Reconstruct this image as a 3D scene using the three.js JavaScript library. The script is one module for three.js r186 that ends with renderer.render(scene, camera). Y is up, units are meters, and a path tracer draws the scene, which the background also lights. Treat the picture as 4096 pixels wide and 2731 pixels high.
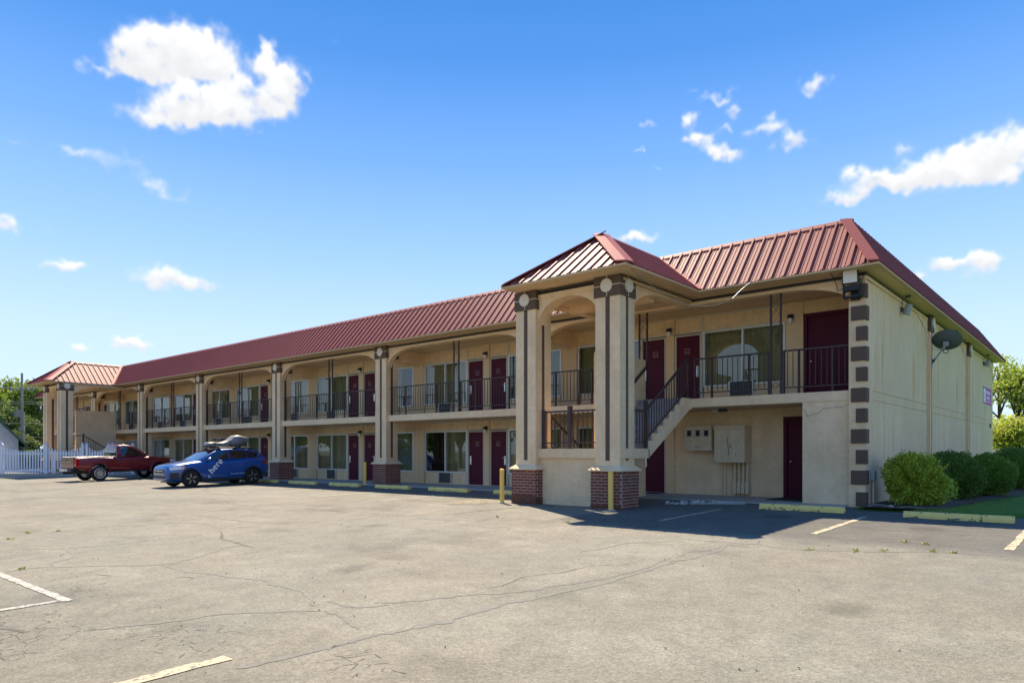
import * as THREE from 'three';
import { mergeGeometries, mergeVertices, toCreasedNormals } from 'three/addons/utils/BufferGeometryUtils.js';
import { RoundedBoxGeometry } from 'three/addons/geometries/RoundedBoxGeometry.js';
import { ConvexGeometry } from 'three/addons/geometries/ConvexGeometry.js';
import { TextGeometry } from 'three/addons/geometries/TextGeometry.js';
import { FontLoader } from 'three/addons/loaders/FontLoader.js';
import { Brush, Evaluator, SUBTRACTION } from 'three-bvh-csg';

// ---------------------------------------------------------------- camera, sky, sun, exposure
const scene = new THREE.Scene();
const renderer = new THREE.WebGLRenderer({ antialias: true });
renderer.setSize(1024, 682);
renderer.toneMapping = THREE.LinearToneMapping;
renderer.toneMappingExposure = 2.45;
renderer.shadowMap.enabled = true;

const CAM = [4.6, 1.27, 18.3], YAW = 40.733 * Math.PI / 180;
const camera = new THREE.PerspectiveCamera(65.29, 4096 / 3626, 0.1, 600);
camera.setViewOffset(4096, 3626, 0, 0, 4096, 2731);          // a shift lens: verticals stay vertical
camera.position.set(...CAM);
camera.rotation.set(0, YAW, 0);
camera.updateProjectionMatrix();
scene.add(camera);

const sun = new THREE.DirectionalLight(0xffedd2, 4.3);
sun.position.set(-53 - 20, 78, -32.5);
sun.target.position.set(-20, 0, 0);
sun.castShadow = true;
sun.shadow.mapSize.set(4096, 4096);
Object.assign(sun.shadow.camera, { left: -60, right: 60, top: 60, bottom: -60, near: 1, far: 250 });
scene.add(sun, sun.target);

// seeded random numbers and noise
let seed = 12345;
function rnd() { seed |= 0; seed = seed + 0x6D2B79F5 | 0; let t = Math.imul(seed ^ seed >>> 15, 1 | seed); t = t + Math.imul(t ^ t >>> 7, 61 | t) ^ t; return ((t ^ t >>> 14) >>> 0) / 4294967296; }
const rr = (a, b) => a + (b - a) * rnd();
function hash(x, y, s) { let h = Math.imul(x | 0, 374761393) + Math.imul(y | 0, 668265263) + Math.imul(s | 0, 1274126177) | 0; h = Math.imul(h ^ h >>> 13, 1274126177); return ((h ^ h >>> 16) >>> 0) / 4294967296; }
function vnoise(x, y, s = 0, per = 0) {
  const xi = Math.floor(x), yi = Math.floor(y), fx = x - xi, fy = y - yi, u = fx * fx * (3 - 2 * fx), v = fy * fy * (3 - 2 * fy);
  const w = per ? (n) => ((n % per) + per) % per : (n) => n;
  const a = hash(w(xi), w(yi), s), b = hash(w(xi + 1), w(yi), s), c = hash(w(xi), w(yi + 1), s), d = hash(w(xi + 1), w(yi + 1), s);
  return a + (b - a) * u + (c - a) * v + (a - b - c + d) * u * v;
}
function fbm(x, y, oct = 4, s = 0, per = 0) { let a = 0, m = .5, t = 0; for (let i = 0; i < oct; i++) { a += m * vnoise(x, y, s + i * 17, per); t += m; m *= .5; x *= 2; y *= 2; per *= 2; } return a / t; }
const sm = (a, b, x) => { const t = Math.min(1, Math.max(0, (x - a) / (b - a))); return t * t * (3 - 2 * t); };
const mix = (a, b, t) => a + (b - a) * t;

// the sky: clear summer air with a few fair weather clouds (azimuth, height in degrees)
function makeSky() {
  const W = 4096, H = 2048, data = new Float32Array(W * H * 4);
  const air = [[0, .64, .79, .965], [4, .61, .775, .965], [9, .51, .705, .97], [15, .335, .565, .96], [22, .185, .405, .87], [29, .085, .28, .72], [37, .042, .215, .61], [60, .035, .18, .52], [90, .03, .16, .47]];
  const row = (e) => { let i = 0; while (i < air.length - 2 && e > air[i + 1][0]) i++; const a = air[i], b = air[i + 1], t = Math.min(1, Math.max(0, (e - a[0]) / (b[0] - a[0]))); return [1, 2, 3].map((k) => mix(a[k], b[k], t)); };
  for (let y = 0; y < H; y++) {
    const e = (y + .5) / H * 180 - 90, c = row(Math.max(0, e)), g = [.30, .29, .26];
    for (let x = 0; x < W; x++) { const o = (y * W + x) * 4, k = e < 0 ? g : c; data[o] = k[0] * .515; data[o + 1] = k[1] * .515; data[o + 2] = k[2] * .515; data[o + 3] = 1; }
  }
  // each cloud: list of puffs [azimuth offset, height, half width, half height, density]
  for (const [az0, puffs, wisp, sd] of CLOUDS) {
    let a0 = 1e9, a1 = -1e9, e0 = 1e9, e1 = -1e9;
    for (const [a, e, w, h] of puffs) { a0 = Math.min(a0, a - w * 2.2); a1 = Math.max(a1, a + w * 2.2); e0 = Math.min(e0, e - h * 2.2); e1 = Math.max(e1, e + h * 2.2); }
    for (let y = Math.max(0, Math.floor((e0 + 90) / 180 * H)); y < (e1 + 90) / 180 * H; y++) {
      const e = (y + .5) / H * 180 - 90;
      for (let xx = Math.floor((az0 + a0) / 360 * W); xx < (az0 + a1) / 360 * W; xx++) {
        const a = (xx + .5) / W * 360 - az0, x = ((xx % W) + W) % W;
        const wx = (fbm(a * .55 + 9, e * .55, 4, sd + 5) - .5) * 2.6 * wisp, wy = (fbm(a * .55, e * .55 + 31, 4, sd + 9) - .5) * 1.9 * wisp;
        const kx = (fbm(a * 1.6, e * 1.6, 3, sd + 77) - .5) * .9, ky = (fbm(a * 1.6 + 5, e * 1.6, 3, sd + 99) - .5) * .8;
        let d = 0, lift = 0;
        for (const [pa, pe, pw, ph, pd] of puffs) {
          const ex = (a + wx + kx - pa) / pw, ey = (e + wy + ky - pe) / ph, q = Math.exp(-1.22 * (ex * ex + ey * ey)) * pd;
          d += q; lift += q * ey;
        }
        if (d < .03) continue;
        const n = fbm(a * .9, e * 1.1, 5, sd) - .5, n2 = fbm(a * 3.4, e * 3.8, 3, sd + 3) - .5;
        const den = d * (1 + n * 1.35 + n2 * .4);
        const al = sm(.13, 1.05, den) * Math.min(1, .4 + d);
        if (al <= 0) continue;
        const o = (y * W + x) * 4, b = mix(.365, .45, sm(-.5, .6, lift / d + n * .9));
        const c = [b * .97, b * .985, b * 1.01];
        for (let k = 0; k < 3; k++) data[o + k] = mix(data[o + k], c[k], al);
      }
    }
  }
  const t = new THREE.DataTexture(data, W, H, THREE.RGBAFormat, THREE.FloatType);
  t.mapping = THREE.EquirectangularReflectionMapping; t.magFilter = t.minFilter = THREE.LinearFilter; t.needsUpdate = true;
  return t;
}

const CLOUDS = [
  [20.94, [[0.0, 26.52, 1.95, 1.35, 1.0], [2.52, 27.53, 2.78, 1.6, 1.3], [4.84, 27.47, 2.26, 1.51, 1.1], [1.52, 25.82, 2.29, 0.89, 0.8], [5.14, 26.49, 1.81, 0.77, 0.8], [-2.27, 25.02, 1.19, 0.45, 0.7]], 1, 7],
  [24.32, [[0.0, 24.48, 2.81, 1.1, 1.2], [-2.27, 23.14, 2.27, 0.74, 0.9], [2.36, 24.07, 2.76, 0.86, 1.1], [5.12, 25.29, 2.21, 1.02, 1.0], [6.69, 26.71, 1.77, 1.32, 1.1], [5.43, 28.11, 0.88, 1.15, 0.9], [7.65, 27.1, 1.03, 1.11, 0.7], [2.36, 23.11, 1.21, 0.44, 0.5]], 1, 38],
  [17.51, [[0.0, 19.83, 1.16, 0.34, 0.5], [2.35, 19.79, 2.19, 0.7, 0.45], [5.24, 19.1, 1.57, 0.62, 0.5], [6.23, 18.57, 0.87, 0.4, 0.4], [-2.96, 19.78, 1.21, 0.26, 0.32]], 1.2, 69],
  [13.65, [[0.0, 14.56, 0.94, 0.64, 1.0], [2.6, 14.77, 0.75, 0.28, 0.3]], 0.6, 100],
  [16.75, [[0.0, 12.72, 1.27, 0.42, 1.2]], 0.5, 131],
  [23.46, [[0.0, 12.53, 2.48, 0.78, 1.3], [2.63, 12.16, 1.35, 0.4, 0.7]], 0.6, 162],
  [17.97, [[0.0, 7.37, 0.67, 0.33, 1.0]], 0.4, 193],
  [21.10, [[0.0, 7.91, 1.39, 0.46, 1.2]], 0.4, 224],
  [72.54, [[0.0, 25.43, 1.03, 0.47, 0.8]], 0.7, 255],
  [65.53, [[0.0, 26.01, 1.29, 0.44, 0.75], [1.29, 24.95, 0.96, 0.55, 0.75], [-1.97, 24.69, 0.59, 0.62, 0.6], [-1.64, 23.38, 1.18, 0.52, 1.0], [-0.33, 22.53, 1.3, 0.63, 0.9], [1.29, 22.01, 0.89, 0.58, 0.9], [0.49, 23.87, 0.71, 0.39, 0.7], [3.51, 23.51, 1.55, 0.61, 0.8], [5.51, 22.45, 1.21, 0.67, 1.0], [-1.64, 26.87, 0.59, 0.22, 0.4]], 0.8, 286],
  [59.86, [[0.0, 24.52, 0.95, 0.29, 0.7], [-0.51, 22.98, 0.41, 0.15, 0.5], [0.92, 21.46, 0.41, 0.18, 0.5]], 0.4, 317],
  [83.94, [[0.0, 19.54, 2.32, 1.23, 1.4], [-2.45, 18.72, 2.69, 1.06, 1.2], [-5.58, 19.16, 2.88, 0.93, 1.2], [-8.2, 18.75, 2.08, 0.84, 1.0], [-10.07, 18.15, 1.3, 0.52, 0.8], [-5.58, 20.93, 1.2, 0.43, 0.6], [0.94, 17.78, 1.37, 0.78, 1.0]], 1, 348],
  [80.98, [[0.0, 13.0, 1.38, 0.45, 1.2], [1.87, 12.6, 1.21, 0.73, 1.3], [-1.82, 12.37, 0.58, 0.35, 0.8]], 0.5, 379],
  [59.11, [[0.0, 16.74, 1.53, 0.41, 0.9]], 0.7, 410],
  [34.91, [[0.0, 30.07, 1.5, 0.76, 0.28], [0.66, 29.1, 1.0, 0.36, 0.25]], 1.3, 441],
  [35.41, [[0.0, 18.84, 1.0, 0.91, 0.2]], 1.0, 472],
];

for (let i = 0; i < 34; i++) {                                   // the same fair weather sky all round
  const az = 100 + 260 * (i + rnd() * .9) / 34, el = rr(9, 46), p = [], big = rr(.6, 1.6);
  for (let k = 0; k < 5; k++) p.push([rr(-3.4, 3.4) * big, el + rr(-.7, .7) * big, rr(1.2, 2.6) * big, rr(.5, 1.1) * big, rr(.6, 1.2)]);
  CLOUDS.push([az, p, rr(.5, 1.1), 900 + i * 13]);
}
scene.background = makeSky();
scene.environment = scene.background;

// ---------------------------------------------------------------- helpers
const numbers = {};
function numbered(n) { const k = numbers[n] = (numbers[n] ?? -1) + 1; return k ? `${n}_${String(k).padStart(3, '0')}` : n; }
const V = (x, y, z) => new THREE.Vector3(x, y, z);
const flat = (g) => { const q = g.index ? g.toNonIndexed() : g; for (const k of Object.keys(q.attributes)) if (!['position', 'normal', 'uv'].includes(k)) q.deleteAttribute(k); if (!q.attributes.uv) q.setAttribute('uv', new THREE.BufferAttribute(new Float32Array(q.attributes.position.count * 2), 2)); if (!q.attributes.normal) q.computeVertexNormals(); return q; };
const join = (a) => Array.isArray(a) ? (a.length === 1 ? flat(a[0]) : mergeGeometries(a.map(flat))) : a;
function wuv(g) {                                                 // uv in metres, along the face that a triangle lies in
  g = flat(g); const p = g.attributes.position, n = g.attributes.normal, uv = new Float32Array(p.count * 2);
  for (let i = 0; i < p.count; i++) {
    const x = Math.abs(n.getX(i)), y = Math.abs(n.getY(i)), z = Math.abs(n.getZ(i));
    const [u, v] = y > x && y > z ? [p.getX(i), p.getZ(i)] : x > z ? [p.getZ(i), p.getY(i)] : [p.getX(i), p.getY(i)];
    uv[i * 2] = u; uv[i * 2 + 1] = v;
  }
  g.setAttribute('uv', new THREE.BufferAttribute(uv, 2)); return g;
}
const box = (x0, x1, y0, y1, z0, z1) => new THREE.BoxGeometry(Math.abs(x1 - x0), Math.abs(y1 - y0), Math.abs(z1 - z0)).translate((x0 + x1) / 2, (y0 + y1) / 2, (z0 + z1) / 2);
const rbox = (x0, x1, y0, y1, z0, z1, r = .01, s = 2) => new RoundedBoxGeometry(Math.abs(x1 - x0), Math.abs(y1 - y0), Math.abs(z1 - z0), s, r).translate((x0 + x1) / 2, (y0 + y1) / 2, (z0 + z1) / 2);
function bar(a, b, w, h = w) {                                    // a rectangular bar from a to b
  const A = V(...a), B = V(...b), L = A.distanceTo(B), g = new THREE.BoxGeometry(w, h, L), m = new THREE.Matrix4().lookAt(A, B, Math.abs(B.y - A.y) > .999 * L ? V(0, 0, 1) : V(0, 1, 0));
  return g.applyMatrix4(m).translate((A.x + B.x) / 2, (A.y + B.y) / 2, (A.z + B.z) / 2);
}
const rod = (a, b, r0, r1 = r0, n = 8) => {
  const A = V(...a), B = V(...b), g = new THREE.CylinderGeometry(r1, r0, A.distanceTo(B), n);
  return g.applyMatrix4(new THREE.Matrix4().makeRotationFromQuaternion(new THREE.Quaternion().setFromUnitVectors(V(0, 1, 0), B.clone().sub(A).normalize()))).translate((A.x + B.x) / 2, (A.y + B.y) / 2, (A.z + B.z) / 2);
};
const tube = (pts, r, seg = 24, n = 6) => new THREE.TubeGeometry(new THREE.CatmullRomCurve3(pts.map((p) => V(...p))), seg, r, n, false);
function poly(pts, depth, bevel = 0) { const s = new THREE.Shape(pts.map(([x, y]) => new THREE.Vector2(x, y))); return new THREE.ExtrudeGeometry(s, { depth, bevelEnabled: bevel > 0, bevelSize: bevel, bevelThickness: bevel, bevelSegments: 1, curveSegments: 12 }); }
function mesh(name, g, m, parent = scene) { const o = new THREE.Mesh(join(g), m); o.name = parent === scene ? numbered(name) : name; o.castShadow = o.receiveShadow = true; parent.add(o); return o; }
function tag(o, label, category, group, kind) { o.userData.label = label; if (category) o.userData.category = category; if (group) o.userData.group = group; if (kind) o.userData.kind = kind; return o; }
function thing(name, label, category, pos = [0, 0, 0], turn = 0, group) { const o = new THREE.Group(); o.name = numbered(name); o.position.set(...pos); o.rotation.y = turn; scene.add(o); return tag(o, label, category, group); }
function part(name, parent) { const o = new THREE.Group(); o.name = name; parent.add(o); return o; }
function struct(name, g, m, label) { const o = mesh(name, g, m); return tag(o, label, null, null, 'structure'); }
function copy(o, label) { const c = o.clone(); c.name = numbered(o.name.replace(/_\d{3}$/, '')); c.userData = { ...o.userData }; if (label) c.userData.label = label; scene.add(c); return c; }
const inst = (name, g, m, list, parent, tint) => {
  const o = new THREE.InstancedMesh(g, m, list.length); list.forEach((k, i) => { o.setMatrixAt(i, k); if (tint) o.setColorAt(i, tint(i)); });
  o.name = parent === scene ? numbered(name) : name; o.castShadow = o.receiveShadow = true; o.userData.kind = 'stuff'; parent.add(o); return o;
};

// ---------------------------------------------------------------- textures and materials
function tex(n, size, f, srgb = true) {                           // f(u, v) in 0..1 -> grey or [r, g, b] in 0..1, tiles
  const d = new Uint8Array(n * n * 4);
  for (let y = 0; y < n; y++) for (let x = 0; x < n; x++) { const c = f(x / n, y / n), o = (y * n + x) * 4, a = typeof c === 'number' ? [c, c, c] : c; for (let k = 0; k < 3; k++) d[o + k] = Math.max(0, Math.min(255, a[k] * 255)); d[o + 3] = 255; }
  const t = new THREE.DataTexture(d, n, n); t.wrapS = t.wrapT = THREE.RepeatWrapping; t.magFilter = THREE.LinearFilter; t.minFilter = THREE.LinearMipmapLinearFilter; t.generateMipmaps = true;
  if (srgb) t.colorSpace = THREE.SRGBColorSpace; t.repeat.set(1 / size, 1 / size); t.needsUpdate = true; return t;
}
const col = (r, g, b) => new THREE.Color().setRGB(r, g, b);
const std = (c, roughness = .8, o = {}) => new THREE.MeshStandardMaterial({ color: Array.isArray(c) ? col(...c) : c, roughness, ...o });
const phys = (c, roughness, o = {}) => new THREE.MeshPhysicalMaterial({ color: Array.isArray(c) ? col(...c) : c, roughness, ...o });

const stuccoMap = tex(512, 3.1, (u, v) => { const a = fbm(u * 5, v * 5, 5, 3, 5), b = fbm(u * 40, v * 40, 2, 8, 40), c = fbm(u * 14, v * 3, 3, 21, 14); return [.95 + (a - .5) * .14 + (b - .5) * .06 + (c - .5) * .05, .95 + (a - .5) * .15 + (b - .5) * .06 + (c - .5) * .06, .945 + (a - .5) * .19 + (b - .5) * .06 + (c - .5) * .09]; });
const stuccoBump = tex(512, .9, (u, v) => fbm(u * 48, v * 48, 3, 5, 48) * .75 + fbm(u * 9, v * 9, 3, 2, 9) * .25, false);
const streakMap = tex(1024, 7.2, (u, v) => {                      // rain streaks and blotches on the end wall
  const a = fbm(u * 38, v * 4, 4, 31, 38), b = fbm(u * 7, v * 7, 5, 44, 7), c = fbm(u * 90, v * 90, 2, 4, 90), s = sm(.42, .9, a) * sm(.25, .8, b);
  return [.96 - s * .10 + (c - .5) * .05 + (b - .5) * .08, .955 - s * .15 + (c - .5) * .05 + (b - .5) * .09, .945 - s * .26 + (c - .5) * .05 + (b - .5) * .13];
});
const asphaltMap = tex(1024, 2.6, (u, v) => {
  const f = fbm(u * 260, v * 260, 2, 11, 260), g = fbm(u * 90, v * 90, 3, 13, 90), h = fbm(u * 12, v * 12, 4, 15, 12), st = hash(Math.floor(u * 400), Math.floor(v * 400), 9);
  const k = .80 + (f - .5) * .26 + (g - .5) * .20 + (h - .5) * .12 + (st > .99 ? .12 : st < .012 ? -.2 : 0);
  return [k * 1.0, k * .99, k * .965];
});
const asphaltBump = tex(1024, 2.6, (u, v) => fbm(u * 260, v * 260, 2, 11, 260) * .6 + fbm(u * 90, v * 90, 3, 13, 90) * .4, false);
const grain = tex(512, 1.3, (u, v) => .94 + (fbm(u * 60, v * 60, 3, 61, 60) - .5) * .16 + (fbm(u * 8, v * 8, 4, 63, 8) - .5) * .14);
const brickMap = tex(256, .35, (u, v) => { const a = fbm(u * 30, v * 30, 3, 71, 30), b = fbm(u * 6, v * 6, 3, 73, 6); return .86 + (a - .5) * .4 + (b - .5) * .22; });
const chipMap = tex(512, 1.1, (u, v) => {                          // flaking paint showing grey concrete
  const a = fbm(u * 9, v * 9, 5, 81, 9), b = fbm(u * 40, v * 40, 3, 83, 40), c = sm(.655, .69, a * .75 + b * .25);
  return [mix(.97 + (b - .5) * .1, .42, c), mix(.965 + (b - .5) * .1, .44, c), mix(.95 + (b - .5) * .1, .62, c)];
});

const wearMap = tex(512, .9, (u, v) => {                           // road paint worn through to the stones, with fine cracks
  const a = fbm(u * 34, v * 34, 4, 181, 34), b = fbm(u * 7, v * 7, 4, 183, 7), r = Math.abs(fbm(u * 11, v * 11, 4, 187, 11) - .5), c = Math.max(sm(.52, .61, a * .6 + b * .4), sm(.022, .008, r) * .9);
  return [mix(.98, .60, c), mix(.98, .64, c), mix(.98, .72, c)];
});
const M = {
  stucco: std([.88, .65, .40], .93, { map: stuccoMap, bumpMap: stuccoBump, bumpScale: .004 }),
  endwall: std([.92, .64, .42], .93, { map: streakMap, bumpMap: stuccoBump, bumpScale: .004 }),
  cream: std([.86, .625, .35], .75, { map: grain }),
  soffit: std([.76, .54, .31], .85, { map: grain }),
  trim: std([.62, .58, .47], .6, { map: grain }),
  dark: std([.115, .076, .052], .85),
  band: std([.035, .033, .03], .5),
  line: std([.72, .65, .52], .7),
  iron: std([.055, .036, .034], .6),
  door: phys([.080, .004, .019], .55, { specularIntensity: .45 }),
  alum: std([.68, .68, .66], .42, { metalness: .35 }),
  steel: std([.62, .62, .60], .28, { metalness: .9 }),
  roof: phys([.30, .082, .072], .55, { specularIntensity: .32 }),
  concrete: std([.42, .40, .36], .92, { map: grain }),
  step: std([.33, .33, .34], .9, { map: grain }),
  asphalt: std([1, 1, 1], .95, { map: asphaltMap, bumpMap: asphaltBump, bumpScale: .007, vertexColors: true }),
  tar: std([.175, .172, .15], .9, { map: grain }),
  crack: std([.11, .105, .09], 1),
  paint: std([.50, .415, .27], .85, { map: wearMap }),
  white: std([.43, .405, .345], .85, { map: wearMap }),
  yellow: std([.92, .70, .22], .75, { map: chipMap, bumpMap: stuccoBump, bumpScale: .006 }),
  post: phys([.85, .56, .12], .5, { clearcoat: .15 }),
  mortar: std([.52, .41, .35], .95, { map: grain }),
  brick: [[.265, .078, .048], [.29, .088, .052], [.225, .068, .044], [.31, .10, .058], [.20, .068, .048]].map((c) => std(c, .88, { map: brickMap })),
  fence: std([.74, .75, .80], .45),
  curtain: std([.21, .185, .105], .95, { side: THREE.DoubleSide }),
  glass: phys([1, 1, 1], .01, { transmission: 1, thickness: 0, ior: 1.8, attenuationColor: col(.7, .8, .75) }),
  dim: std([.02, .02, .02], .9),
  ac: std([.075, .08, .08], .5), acgrille: std([.10, .105, .10], .45),
  gray: std([.32, .32, .30], .55), boxgray: std([.76, .61, .39], .6, { map: grain }),
  black: std([.012, .012, .013], .55), rubber: std([.016, .016, .017], .85),
  lens: std([.75, .74, .68], .35), mulch: std([.075, .050, .035], 1, { map: grain }),
};
M.glass.color.setRGB(.62, .68, .62);

const CRACKS = [
  [0.03, 0, [[-13.2, 14.07], [-11.73, 13.85], [-11.49, 13.49], [-11.62, 12.9], [-11.24, 12.18], [-10.98, 11.42], [-10.35, 11.09], [-9.14, 11.28], [-8.94, 10.41], [-8.25, 8.84]]],
  [0.05, 1, [[-8.86, 11.52], [-8.07, 11.86], [-7.68, 12.08], [-6.97, 12.15], [-6.07, 12.35]]],
  [0.03, 0, [[-9.36, 14.98], [-8.92, 14.58], [-8.67, 14.2], [-8.43, 13.5], [-8.5, 12.93], [-8.46, 12.26]]],
  [0.05, 0, [[-6.83, 15.58], [-6.87, 15.27], [-6.76, 15.01], [-6.2, 14.52], [-5.65, 13.96], [-5.75, 13.58], [-6.17, 12.99], [-6.56, 12.29]]],
  [0.05, 0, [[-6.82, 15.01], [-7.17, 14.89], [-7.46, 14.61], [-8.09, 14.37], [-8.58, 14.24]]],
  [0.06, 0, [[-5.61, 13.98], [-4.66, 13.98], [-4.06, 13.88], [-3.5, 13.68], [-2.9, 13.74], [-2.28, 13.84], [-1.7, 14.11]]],
  [0.05, 0, [[-2.53, 15.98], [-2.38, 15.6], [-2.24, 15.25], [-2.1, 14.88], [-1.81, 14.57], [-1.43, 14.22]]],
  [0.1, 0, [[-0.39, 15.64], [-0.36, 15.29], [-0.28, 14.71]]],
  [0.02, 1, [[-21.23, 6.19], [-19.09, 6.46], [-17.04, 6.33]]],
  [0.03, 1, [[-15.63, 7.87], [-14.6, 8.23], [-13.32, 8.08]]],
  [0.02, 1, [[-12.55, 7.87], [-11.15, 7.87], [-9.65, 7.81]]],
  [0.02, 1, [[-12.75, 10.31], [-10.88, 10.39], [-9.15, 10.36]]],
  [0.02, 1, [[-4.48, 14.29], [-4.42, 14.19], [-4.26, 14.13]]],
  [0.015, 1, [[-5.63, 14.83], [-5.28, 14.73]]],
  [0.05, 1, [[-3.31, 16.42], [-3.18, 16.38], [-2.9, 16.36]]],
  [0.03, 0, [[-10.59, 7.88], [-9.16, 7.99], [-8.43, 8.03], [-7.88, 7.48], [-7.23, 6.58], [-7.06, 5.36], [-6.94, 4.41]]],
  [0.05, 1, [[-7.16, 6.7], [-7.19, 6.01], [-6.89, 4.47]]],
  [0.03, 0, [[-8.43, 8.03], [-8.23, 8.65], [-8.47, 9.33]]],
  [0.03, 0, [[-7.54, 7.64], [-6.83, 7.79], [-5.84, 7.42], [-5.67, 7.14], [-5.21, 6.9]]],
  [0.02, 0, [[-6.9, 6.61], [-5.6, 6.74], [-4.05, 6.65], [-2.93, 6.72], [-2.05, 6.82], [-1.27, 7.15]]],
  [0.02, 1, [[-6.1, 8.09], [-6.18, 7.75]]],
  [0.02, 0, [[-6.03, 8.11], [-5.08, 8.08], [-4.5, 8.16], [-3.94, 8.24]]],
  [0.03, 0, [[-1.57, 9.61], [-1.47, 9.17], [-1.48, 8.55], [-1.16, 8.12], [-0.96, 7.73]]],
  [0.1, 0, [[-0.3, 14.94], [-0.31, 14.48], [-0.21, 14.13], [-0.19, 13.78], [-0.21, 13.18], [-0.15, 12.55], [-0.06, 12.02], [0.0, 10.97], [0.04, 9.64]]],
  [0.06, 0, [[-1.31, 13.64], [-1.07, 13.38], [-0.86, 12.95], [-0.57, 12.47], [-0.39, 12.17], [-0.27, 11.6], [-0.11, 10.79], [-0.13, 9.31]]],
  [0.014, 1, [[-0.87, 12.53], [-0.86, 12.11], [-0.97, 11.63], [-0.79, 11.19], [-0.7, 10.5], [-0.32, 10.09]]],
  [0.05, 0, [[-1.78, 13.92], [-1.31, 13.89], [-1.14, 13.6]]],
  [0.05, 0, [[-1.44, 14.12], [-0.93, 14.24], [-0.6, 14.42]]],
  [0.04, 0, [[-0.17, 9.25], [-0.22, 8.71], [-0.09, 8.35], [-0.12, 7.67]]],
  [0.05, 0, [[-0.0, 9.58], [0.04, 9.1], [0.07, 8.33], [-0.09, 7.7], [0.31, 7.75]]],
  [0.025, 0, [[-1.2, 7.31], [-0.79, 7.47], [-0.12, 7.47], [0.2, 7.3], [0.22, 6.98]]],
  [0.03, 0, [[0.2, 7.3], [0.68, 7.59], [1.09, 7.51], [1.74, 7.26], [2.49, 6.69], [3.61, 6.52]]],
  [0.02, 0, [[0.52, 5.77], [1.3, 6.01], [1.94, 5.94], [2.39, 5.95]]],
  [0.02, 0, [[0.62, 4.24], [1.38, 4.45], [2.06, 4.36], [3.32, 4.29]]],
];

const WEEDS = [[2.03, 5.86, 0.14], [1.68, 7.27, 0.12], [2.0, 7.0, 0.13], [2.55, 6.64, 0.11], [1.13, 7.52, 0.12], [2.33, 5.94, 0.12], [2.81, 6.66, 0.08], [-21.51, 5.62, 0.18], [-11.65, 13.99, 0.11], [-10.86, 14.49, 0.1], [-6.89, 15.32, 0.07], [-11.53, 13.51, 0.08], [-3.94, 6.65, 0.11], [-5.85, 6.65, 0.1]];

// ---------------------------------------------------------------- ground
const SL = .0215, gy = (z) => -SL * Math.max(0, z);               // the lot falls gently away from the building
function sheet(xs, zs, y, mat, tint) {
  const nx = xs.length, nz = zs.length, p = new Float32Array(nx * nz * 3), uv = new Float32Array(nx * nz * 2), c = tint ? new Float32Array(nx * nz * 3) : null, ix = [];
  for (let j = 0; j < nz; j++) for (let i = 0; i < nx; i++) {
    const k = j * nx + i; p.set([xs[i], y(xs[i], zs[j]), zs[j]], k * 3); uv.set([xs[i], zs[j]], k * 2); if (tint) c.set(tint(xs[i], zs[j]), k * 3);
    if (i && j) ix.push(k, k - nx, k - nx - 1, k, k - nx - 1, k - 1);
  }
  const g = new THREE.BufferGeometry(); g.setAttribute('position', new THREE.BufferAttribute(p, 3)); g.setAttribute('uv', new THREE.BufferAttribute(uv, 2)); if (tint) g.setAttribute('color', new THREE.BufferAttribute(c, 3));
  g.setIndex(ix); g.computeVertexNormals(); return g;
}
const steps = (a, b, d) => { const n = Math.max(1, Math.round((b - a) / d)), o = []; for (let i = 0; i <= n; i++) o.push(a + (b - a) * i / n); return o; };
const grassTex = tex(512, 2.2, (u, v) => { const a = fbm(u * 60, v * 60, 3, 91, 60), b = fbm(u * 7, v * 7, 4, 93, 7); return [.55 + (a - .5) * .5 + (b - .5) * .3, .78 + (a - .5) * .4 + (b - .5) * .2, .42 + (a - .5) * .4]; });
M.grass = std([.085, .15, .035], 1, { map: grassTex });
struct('ground', sheet([-260, -75, -52.3, 60, 260], [-260, -60, 0, .25, 300], (x, z) => gy(z) - .06, M.grass), M.grass, 'mown grass ground around the parking lot');
// old bleached asphalt with a younger, darker strip along the building
const oldA = [.288, .279, .238], darkA = [.175, .172, .156];
const OIL = [[-.9, 3.3, .55], [2.0, 3.9, .5], [-10.2, 3.2, .6], [-13.2, 3.4, .5], [-16.3, 3.0, .6], [-19.3, 3.5, .5], [-6.9, 9.2, .4], [-3.2, 12.6, .35], [2.6, 11.0, .4]];   // old drips from parked cars
function lotTint(x, z) {
  const n = fbm(x * .35, z * .35, 4, 5), m = fbm(x * 1.7, z * 1.7, 4, 6), q = fbm(x * .9 + 40, z * 1.3, 5, 7);
  const edge = 6.55 + .35 * (fbm(x * .4, 2, 3, 8) - .5) + .22 * Math.max(0, -4 - x) * .0, d = (x > -4.6 ? sm(edge + .5, edge - .6, z) : sm(3.4, 2.6, z + .5 * (n - .5)) * .85);
  const oil = OIL.reduce((a, [ox, oz, r]) => Math.max(a, sm(1, .35, (Math.hypot((x - ox) * 1.15, z - oz) + .5 * r * (fbm(x * 3, z * 3, 3, 12) - .5)) / r) * .34), 0);
  const stain = sm(.60, .78, q) * .22 + oil, light = sm(.55, .8, m) * .10;
  const k = 1 + (n - .5) * .34 + (m - .5) * .16 - stain + light, w = (fbm(x * .6, z * .6, 3, 19) - .5) * .09;
  const alli = sm(3.2, .8, Math.hypot((x + 2.6) * .8, z - 16.6)) * .20 * sm(.40, .62, m);
  return oldA.map((a, i) => mix(a, darkA[i], d) * (k - alli) * (1 + (i === 0 ? w : i === 2 ? -w : 0)));
}
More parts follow.
